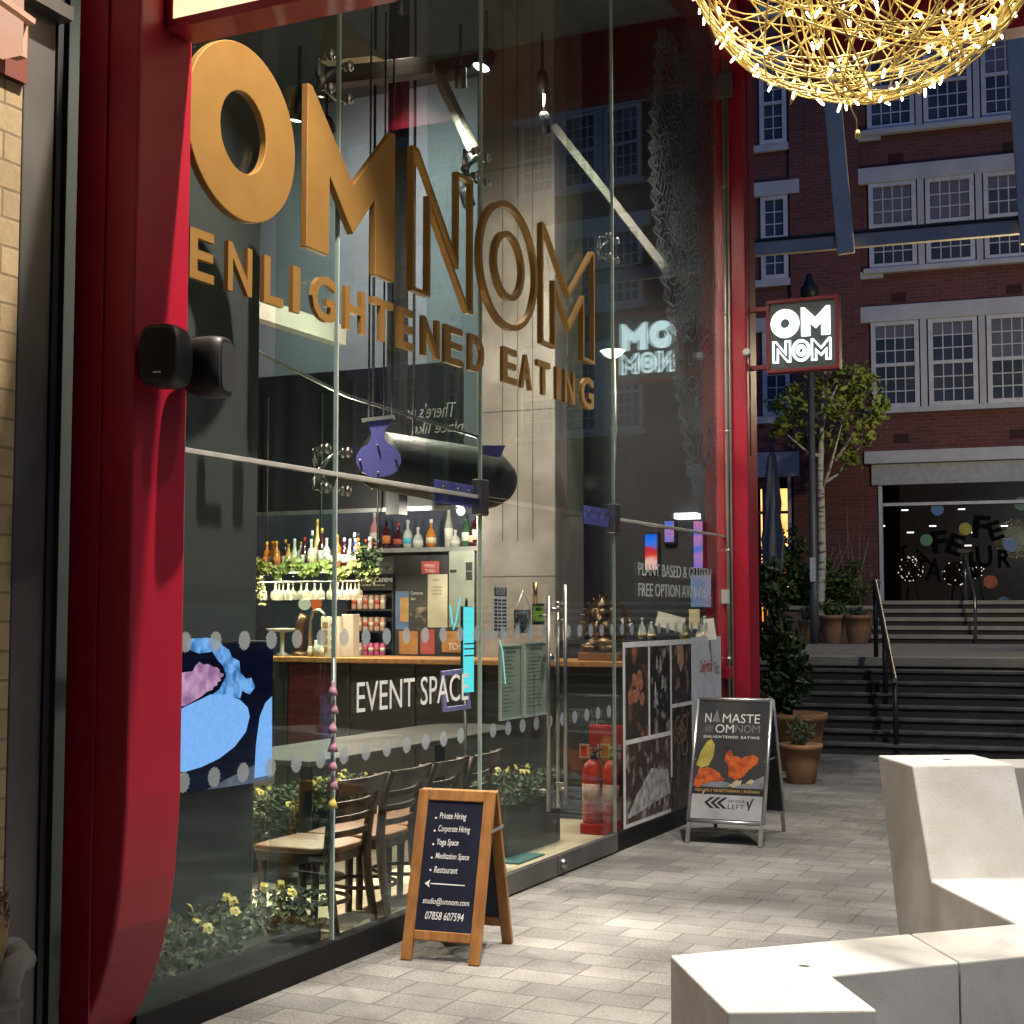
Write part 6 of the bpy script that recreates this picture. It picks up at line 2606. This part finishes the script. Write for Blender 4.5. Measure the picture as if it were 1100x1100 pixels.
# ---- wooden A-board
wa = thing('wooden_signboard', 'wooden A-frame chalkboard sign listing hire spaces standing on the paving', 'signboard', (.36, 6.17, 0), math.atan2(.045, .383))
Wd, Hh, Dp = .385, .755, .235
oakf = mat('board_oak', (.36, .17, .05), .45, c2=(.24, .1, .03), scale=5, stretch=(5, 5, .8), detail=8, bump=.12)


def aframe(sgn):
    top = Vector((0, sgn * .015, Hh))
    bot = Vector((0, sgn * Dp, 0))
    up = (top - bot).normalized()
    nrm = Vector((1, 0, 0)).cross(up) * 1.0
    return bot, up, nrm, (top - bot).length


for sgn, nm in ((-1, 'front'), (1, 'rear')):
    bot, up, nrm, Ls = aframe(sgn)
    fr_ = M()
    sw = .052
    th = .014
    for sx in (-1, 1):
        c = bot + up * (Ls / 2) + X * sx * (Wd / 2 - sw / 2)
        fr_.obox(c, X * sw / 2, up * Ls / 2, nrm * th)
    c = bot + up * (Ls - sw / 2)
    fr_.obox(c, X * (Wd / 2 - sw - .0005), up * sw / 2, nrm * (th - .001))
    c = bot + up * (.115)
    fr_.obox(c, X * (Wd / 2 - sw - .0005), up * sw / 2 * .85, nrm * (th - .001))
    o = fr_.build('frame', oakf, wa, bevel=.004)
    m = M()
    m.obox(bot + up * ((.137 + Ls - sw) / 2), X * (Wd / 2 - sw - .0005), up * (Ls - sw - .137) / 2, nrm * .004)
    bd = m.build('chalkboard', mat('chalkboard', (.012, .014, .026), .35, c2=(.018, .022, .045), scale=2.5), wa)
    if sgn < 0:
        fn = -nrm if nrm.y > 0 else nrm       # outward
        m = M()
        o_ = bot + fn * .0045
        hb = Ls

        def wl(s, u, v, h, w, **k):
            m.text(s, o_ + X * u + up * v, X, up, height=h, width=w, depth=.0008, shear=.2, bold=.004, **k)
        L0 = .137
        Hb = Ls - sw - L0
        for s, f, w, h in (("Private Hiring", .845, .135, .038), ("Corporate Hiring", .745, .16, .038), ("Yoga Space", .64, .108, .038), ("Meditation Space", .535, .168, .036), ("Restaurant", .44, .118, .03)):
            wl(s, -.075, L0 + Hb * f, h, w)
            m.prism(circ(o_ + X * -.093 + up * (L0 + Hb * f + .011), X, up, .005, 10), fn * .0008)
        m.prism([o_ + X * -.115 + up * (L0 + Hb * .355), o_ + X * -.088 + up * (L0 + Hb * .385), o_ + X * -.094 + up * (L0 + Hb * .355), o_ + X * -.088 + up * (L0 + Hb * .325)], fn * .0008)
        m.prism([o_ + X * -.085 + up * (L0 + Hb * .352), o_ + X * .085 + up * (L0 + Hb * .352), o_ + X * .085 + up * (L0 + Hb * .36), o_ + X * -.085 + up * (L0 + Hb * .36)], fn * .0008)
        wl("studio@omnom.com", -.115, L0 + Hb * .19, .036, .23)
        wl("07858 607594", -.095, L0 + Hb * .085, .036, .19)
        m.build('chalk_writing', mat('chalk_white', (.8, .8, .78), .8), bd)
m = M()
m.bar((Wd / 2 + .004, -.085, .58), (Wd / 2 + .004, .085, .585), .004, .014)
m.build('stay', alum, wa)

# ---- metal A-board
ma = thing('metal_signboard', 'aluminium A-frame poster sign with tandoori food picture by the far pane', 'signboard', (.54, 10.12, 0), math.radians(3.2))
Wd, Hh, Dp = .535, .975, .4


def mframe(sgn):
    top = Vector((0, sgn * .02, Hh))
    bot = Vector((0, sgn * Dp, 0))
    up = (top - bot).normalized()
    return bot, up, Vector((1, 0, 0)).cross(up), (top - bot).length


for sgn in (-1, 1):
    bot, up, nrm, Ls = mframe(sgn)
    fn = -nrm if nrm.y * sgn < 0 else nrm
    lg = .16
    m = M()
    r = .013
    m.tube([bot + up * lg + X * (-Wd / 2), bot + up * Ls + X * (-Wd / 2), ], r, 10)
    m.tube([bot + up * lg + X * (Wd / 2), bot + up * Ls + X * (Wd / 2)], r, 10)
    m.tube([bot + up * lg + X * (-Wd / 2), bot + up * lg + X * (Wd / 2)], r, 10)
    m.tube([bot + up * Ls + X * (-Wd / 2), bot + up * Ls + X * (Wd / 2)], r, 10)
    m.build('snap_frame', alum, ma)
    for sx in (-1, 1):
        m = M()
        m.obox(bot + up * (lg / 2) + X * sx * (Wd / 2 - .012), X * .014, up * lg / 2, nrm * .009)
        m.build('leg', alum, ma)
    m = M()
    m.obox(bot + up * ((lg + Ls) / 2), X * (Wd / 2 - .008), up * ((Ls - lg) / 2 - .008), nrm * .004)
    ps = m.build('poster', mat('poster_slate', (.035, .036, .04), .3, c2=(.05, .05, .055), scale=4), ma)
    if sgn < 0:
        o_ = bot + up * lg + fn * .0042
        PW, PH = Wd, Ls - lg

        def q2(u, v, k=0):
            return o_ + X * (u - .5) * PW + up * v * PH + fn * (.0004 * k)

        def tx(s, u, v, h, w, mm, k=1, **kw):
            mm.text(s, q2(u, v, k), X, up, height=h * PH, width=w * PW, depth=.0006, **kw)
        m = M()
        m.prism([q2(.03, .02), q2(.97, .02), q2(.97, .215), q2(.6, .215), q2(.03, .215)], fn * .0004)
        m.build('grey_band', mat('poster_grey', (.3, .3, .34), .4, c2=(.45, .45, .48), scale=5), ps)
        m = M()
        m.prism([q2(.55, .275), q2(.97, .275), q2(.97, .38), q2(.8, .33)], fn * .0004)
        m.prism([q2(.03, .275), q2(.5, .275), q2(.6, .3), q2(.3, .34), q2(.03, .3)], fn * .0004)
        m.build('slate_shine', mat('slate_shine', (.25, .26, .3), .4, c2=(.12, .12, .14), scale=6), ps)
        m = M()
        m.prism([q2(.03, .218), q2(.97, .218), q2(.97, .272), q2(.03, .272)], fn * .0004)
        m.build('dark_band', black, ps)
        m = M()
        tx("VEGAN | VEGETARIAN | INDIAN", .06, .23, .03, .86, m)
        m.build('gold_words', mat('print_gold', (.6, .36, .1), .5), ps)
        m = M()
        tx("N", .12, .805, .075, .085, m)
        tx("MASTE", .36, .805, .075, .5, m, bold=0)
        tx("OM", .27, .72, .07, .25, m)
        tx("ENLIGHTENED EATING", .12, .675, .022, .75, m, spacing=1.3, bold=.02)
        m.build('white_words', white, ps)
        m = M()
        tx("@", .13, .725, .055, .11, m)
        w0 = .54
        for s_, u in (("N", .54), ("O", .655), ("M", .77)):
            tx(s_, u, .725, .065, .1, m)
        m.prism([q2(.215, .81, 1), q2(.33, .81, 1), q2(.3, .86, 1), q2(.275, .92, 1), q2(.245, .86, 1)], fn * .0004)
        m.build('grey_words', mat('print_midgrey', (.2, .2, .21), .5), ps)
        m = M()
        tx("ON YOUR", .52, .155, .025, .22, m, bold=.01)
        tx("LEFT", .52, .105, .038, .22, m)
        for k in range(3):
            u = .2 + k * .085
            m.prism([q2(u, .15, 1), q2(u + .09, .195, 1), q2(u + .14, .195, 1), q2(u + .05, .15, 1), q2(u + .14, .105, 1), q2(u + .09, .105, 1)], fn * .0004)
        m.prism([q2(.78, .1, 1), q2(.8, .1, 1), q2(.86, .2, 1), q2(.83, .19, 1)], fn * .0004)
        m.prism([q2(.76, .17, 1), q2(.79, .17, 1), q2(.8, .13, 1), q2(.785, .12, 1)], fn * .0004)
        m.build('dark_words', black, ps)
        # food picture: two orange tandoori pieces and a lemon wedge
        food = mat('tandoori_print', (.55, .12, .025), .4, c2=(.32, .045, .012), scale=22, detail=8, ramp=(.4, .62))

        def blob(pts, k, seedv):
            out = []
            n = len(pts)
            for i in range(n):
                p0_, p1_ = Vector(pts[i]), Vector(pts[(i + 1) % n])
                for j in range(4):
                    p = p0_.lerp(p1_, j / 4)
                    out.append(q2(p.x + rnd.gauss(0, .006), p.y + rnd.gauss(0, .004), k))
            return out
        m = M()
        m.prism(blob([(.42, .5), (.45, .56), (.5, .575), (.55, .53), (.63, .525), (.72, .53), (.82, .545), (.88, .52), (.87, .475), (.78, .44), (.74, .4), (.68, .355), (.58, .34), (.5, .37), (.49, .44)], 2, 1), fn * .0006)
        m.prism(blob([(.04, .32), (.1, .42), (.2, .435), (.32, .41), (.4, .37), (.46, .34), (.4, .32), (.25, .32), (.12, .27), (.06, .27)], 2, 2), fn * .0006)
        m.build('food_image', food, ps)
        m = M()
        m.prism([q2(.05, .45, 1), q2(.1, .56, 1), q2(.17, .645, 1), q2(.23, .665, 1), q2(.28, .62, 1), q2(.28, .53, 1), q2(.22, .45, 1), q2(.12, .425, 1)], fn * .0004)
        m.build('lemon_image', mat('lemon_print', (.42, .36, .07), .5, c2=(.3, .24, .04), scale=16), ps)
        m = M()
        m.prism(blob([(.5, .29), (.6, .33), (.68, .34), (.66, .3), (.57, .275)], 3, 4), fn * .0004)
        m.prism(blob([(.74, .32), (.8, .345), (.86, .34), (.82, .31)], 3, 5), fn * .0004)
        m.prism([q2(.06, .06, 4), q2(.075, .06, 4), q2(.2, .24, 4), q2(.18, .24, 4)], fn * .0003)
        m.build('onion_image', mat('onion_print', (.5, .4, .25), .5), ps)
m = M()
for sx in (-1, 1):
    m.bar((sx * (Wd / 2 - .02), -.19, .56), (sx * (Wd / 2 - .02), .19, .56), .006, .012)
m.build('stay', alum, ma)

# ---- pale concrete benches
pale_side = pale
pA, pB, pC, pD, pE, pF = [atz(px, py, .45) for px, py in ((720, 1026), (782, 1087), (942, 1085), (893, 1048), (1030, 1034), (977, 1003))]
dirv = (pE - pD).normalized()
lenv = 1.35
b1 = thing('concrete_bench', 'low pale concrete corner bench block with its end towards the wooden signboard', 'bench', (pA.x, pA.y, 0), 0, 'pale concrete benches')


def slab(pts, name, parent, z0=.0, z1=.45):
    m = M()
    m.prism([(p.x, p.y, z0) for p in pts], (0, 0, z1 - z0))
    return m.build(name, pale, parent, world=True, bevel=.006)


slab([pA, pB, pC, pD, pE, pF], 'block', b1, .03)
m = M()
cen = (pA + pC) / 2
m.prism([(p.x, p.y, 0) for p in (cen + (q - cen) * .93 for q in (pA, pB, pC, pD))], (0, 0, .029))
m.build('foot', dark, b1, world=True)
q = atz(864, 1038, .45)
m = M()
m.prism(circ((q.x, q.y, .4505), X, Y, .018, 16, .01), (0, 0, .002))
m.build('lifting_socket', greymetal, b1, world=True)
gap = dirv * .006
b2 = thing('concrete_bench', 'straight pale concrete bench block continuing right of the corner block', 'bench', (pE.x, pE.y, 0), 0, 'pale concrete benches')
slab([pF + gap, pE + gap, pE + dirv * lenv, pF + dirv * lenv], 'block', b2, .03)
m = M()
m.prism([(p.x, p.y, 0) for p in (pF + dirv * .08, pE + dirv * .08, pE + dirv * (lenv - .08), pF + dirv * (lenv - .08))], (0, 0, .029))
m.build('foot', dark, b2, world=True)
# back-rest bench
i0, s0 = atz(1000, 946, .45), atz(1092, 992, .45)
v = (s0 - i0)
v.z = 0
v.normalize()
wv = Vector((-v.y, v.x, 0))
if wv.dot(RT) < 0:
    wv = -wv
ft = atz(981, 822, .93)
bt = atz(943, 812, .93)


def along(p):
    return (p - i0).dot(v)


a_ft, a_bt = along(ft), along(bt)
a_bb, a_bt, a_ft = -.38, -.66, -.2
b3 = thing('concrete_bench', 'pale concrete bench with tall slanted backrest behind the other blocks', 'bench', (i0.x, i0.y, 0), 0, 'pale concrete benches')
prof = [(a_bb, .0), (a_bt, .92), (a_ft, .92), (0, .45), ((s0 - i0).length, .45), ((s0 - i0).length - .02, .0)]
m = M()
base = Vector((i0.x, i0.y, 0))
wid = .47
m.prism([base + v * a + Z * z for a, z in prof], wv * wid)
m.build('backrest_block', pale, b3, world=True, bevel=.008)
m = M()
L_s = (s0 - i0).length
m.prism([base + wv * (wid + .006) + v * .02 + Z * .0, base + wv * (wid + .006) + v * .02 + Z * .45, base + wv * (wid + .006) + v * L_s + Z * .45, base + wv * (wid + .006) + v * L_s], wv * .9)
m.build('seat_block', pale, b3, world=True, bevel=.008)
m = M()
qq = base + v * (a_ft + a_bt) / 2 + wv * .25 + Z * .9205
m.prism(circ(qq, v, wv, .012, 14, .02), (0, 0, .002))
m.build('lifting_socket', greymetal, b3, world=True)
q = atz(1086, 824, .62)
b4 = thing('concrete_bench', 'far pale concrete block at the right edge behind the tall backrest', 'bench', (q.x, q.y, 0), 0, 'pale concrete benches')
m = M()
m.prism([q + Vector((0, 0, -.58)) + RT * a + FH * b for a, b in ((0, 0), (1.4, 0), (1.4, .5), (0, .5))], (0, 0, .58))
m.build('block', pale, b4, world=True, bevel=.008)
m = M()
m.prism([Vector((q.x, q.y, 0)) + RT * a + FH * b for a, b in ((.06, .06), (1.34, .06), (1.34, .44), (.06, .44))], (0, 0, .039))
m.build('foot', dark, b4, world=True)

# ---- terracotta pots on the paving beyond the far column
def ground_pot(px, py, label, r0, r1, h, fill):
    q = atz(px, py, 0)
    t = thing('potted_plant', label, 'potted plant', (q.x, q.y, 0))
    pot(M(), r0, r1, h).build('pot', terracotta, t)
    m = M()
    m.lathe((0, 0, h * .925), [(r1 * .89, 0), (.001, .008)], 16)
    m.build('soil', soil, t)
    m = M()
    fill(m, h, r1)
    return t, m


q = atz(862, 842, 0)
dpt_ = (q - CAM).dot(FW)
s = dpt_ / 1550
t, m = ground_pot(861, 841, 'small terracotta pot with sparse herb in front of the large pot', 15 * s, 22 * s, 42 * s, lambda m, h, r: None)
for k in range(9):
    a = rnd.uniform(0, 2 * PI)
    m.tube([(0, 0, s * 38), (math.cos(a) * s * 8, math.sin(a) * s * 8, s * 52), (math.cos(a) * s * 16, math.sin(a) * s * 16, s * rnd.uniform(58, 70))], [.005, .004, .002], 4)
foliage(m, 260, (0, 0, s * 55), (s * 15, s * 15, s * 17), .045)
m.build('plant', leafgrey, t)
q = atz(848, 826, 0)
s = (q - CAM).dot(FW) / 1550
t, m = ground_pot(850, 826, 'large terracotta pot with tall dark shrub at the corner of the steps', 28 * s, 37 * s, 60 * s, lambda m, h, r: None)
m.tube([(0, 0, s * 55), (-.05, 0, s * 110), (-.1, 0, s * 170), (-.14, 0, s * 240)], [.03, .025, .018, .006], 8)
m.tube([(0, 0, s * 80), (.1, 0, s * 120), (.14, 0, s * 150)], [.015, .01, .004], 6)
m.build('stems', mat('stem_brown', (.1, .07, .04), .9), t)
m = M()
for (cx_, cz_, rx, rz_, n_) in ((-6, 85, 32, 34, 520), (2, 120, 28, 36, 520), (-14, 160, 24, 40, 460), (-20, 205, 18, 34, 300), (16, 100, 22, 30, 260), (-26, 110, 18, 60, 300)):
    foliage(m, int(n_ * .5), ((cx_ * .9 - 3) * s, rnd.uniform(-8, 8) * s, cz_ * s), (rx * s * .66, rx * s * .6, rz_ * s * .8), .12)
m.build('leaves', leafdark, t)

# ---- big ball of fairy lights
bc = atd(928, -92, 5.4)
RB = 200 * 5.4 / 1550 * .985
fbq = thing('fairy_light_ball', 'large hanging ball of gold wire and white fairy lights at the top', 'light ball', bc)
wire = mat('gold_wire', (.72, .56, .2), .45, .2, c2=(.58, .43, .13), scale=12)
m = M()
for k in range(66):
    n = Vector((rnd.gauss(0, 1), rnd.gauss(0, 1), rnd.gauss(0, 1))).normalized()
    off = rnd.uniform(-.55, .55)
    rr = RB * rnd.uniform(.965, 1.0)
    a = n.orthogonal().normalized()
    b = n.cross(a)
    cr_ = math.sqrt(1 - off * off)
    ph = rnd.uniform(0, 6)
    pts = [n * off * rr + (a * math.cos(q) + b * math.sin(q)) * rr * cr_ * (1 + .006 * math.sin(7 * q + ph)) for q in [2 * PI * j / 56 for j in range(56)]]
    m.tube(pts, rnd.choice((.0028, .0034, .004)), 5, closed=True)
m.build('wire_shell', wire, fbq)
bulb = emit('fairy_bulb', (1, .86, .5), 20)
capm = mat('bulb_cap', (.6, .5, .25), .4)
low, rest = [], []
for k in range(330):
    n = Vector((rnd.gauss(0, 1), rnd.gauss(0, 1), rnd.gauss(0, 1))).normalized()
    p = n * RB * rnd.uniform(.97, 1.0)
    d = (n * .7 + Vector((rnd.gauss(0, .5), rnd.gauss(0, .5), rnd.gauss(-.5, .4)))).normalized()
    w_ = bc + p
    dd_ = w_ - CAM
    py = 550 - FPX * dd_.dot(UP) / dd_.dot(FW)
    (low if (py > -5 and n.dot(FH) < .55 and len(low) < 90) else rest).append((p, d))
for p, d in low:
    m = M()
    L1 = rnd.uniform(.026, .042)
    m.lathe(p, [(.003, 0), (.0043, .004), (.0046, L1 * .8), (.0025, L1)], 7, d)
    m.build('bulb', bulb, fbq)
m = M()
for p, d in rest:
    m.lathe(p, [(.003, 0), (.0045, .004), (.0045, .026), (.003, .033)], 6, d)
o = m.build('bulbs', bulb, fbq)
o['kind'] = 'stuff'
for k in range(14):
    m = M()
    a0 = rnd.uniform(0, 2 * PI)
    p = Vector((math.cos(a0) * RB * .5, math.sin(a0) * RB * .5, -RB * .86))
    m.tube([p, p + Vector((rnd.uniform(-.05, .05), rnd.uniform(-.05, .05), -.02)), p + Vector((rnd.uniform(-.08, .08), rnd.uniform(-.08, .08), .03))], .0028, 5)
    m.build('loose_cable', wire, fbq)
m = M()
e0 = atd(914, 116, 5.4 - RB * .3) - bc
e1 = atd(921, 140, 5.4 - RB * .3) - bc
e2 = atd(922, 148, 5.4 - RB * .3) - bc
m.tube([e0 + Z * .03, e0, e0.lerp(e1, .5) + RT * .008, e1], .003, 6)
m.tube([e1, e2], [.008, .012], 8)
m.build('plug', wire, fbq)
m = M()
m.cyl((0, 0, RB * .98), (0, 0, 7.19 - bc.z), .012, seg=8)
m.build('hanging_cable', dark, fbq)
ld = bpy.data.lights.new('ball_glow', 'POINT')
ld.energy = 25
ld.color = (1, .84, .52)
ld.shadow_soft_size = .45
lo = bpy.data.objects.new('ball_glow', ld)
COL.objects.link(lo)
lo.parent = fbq
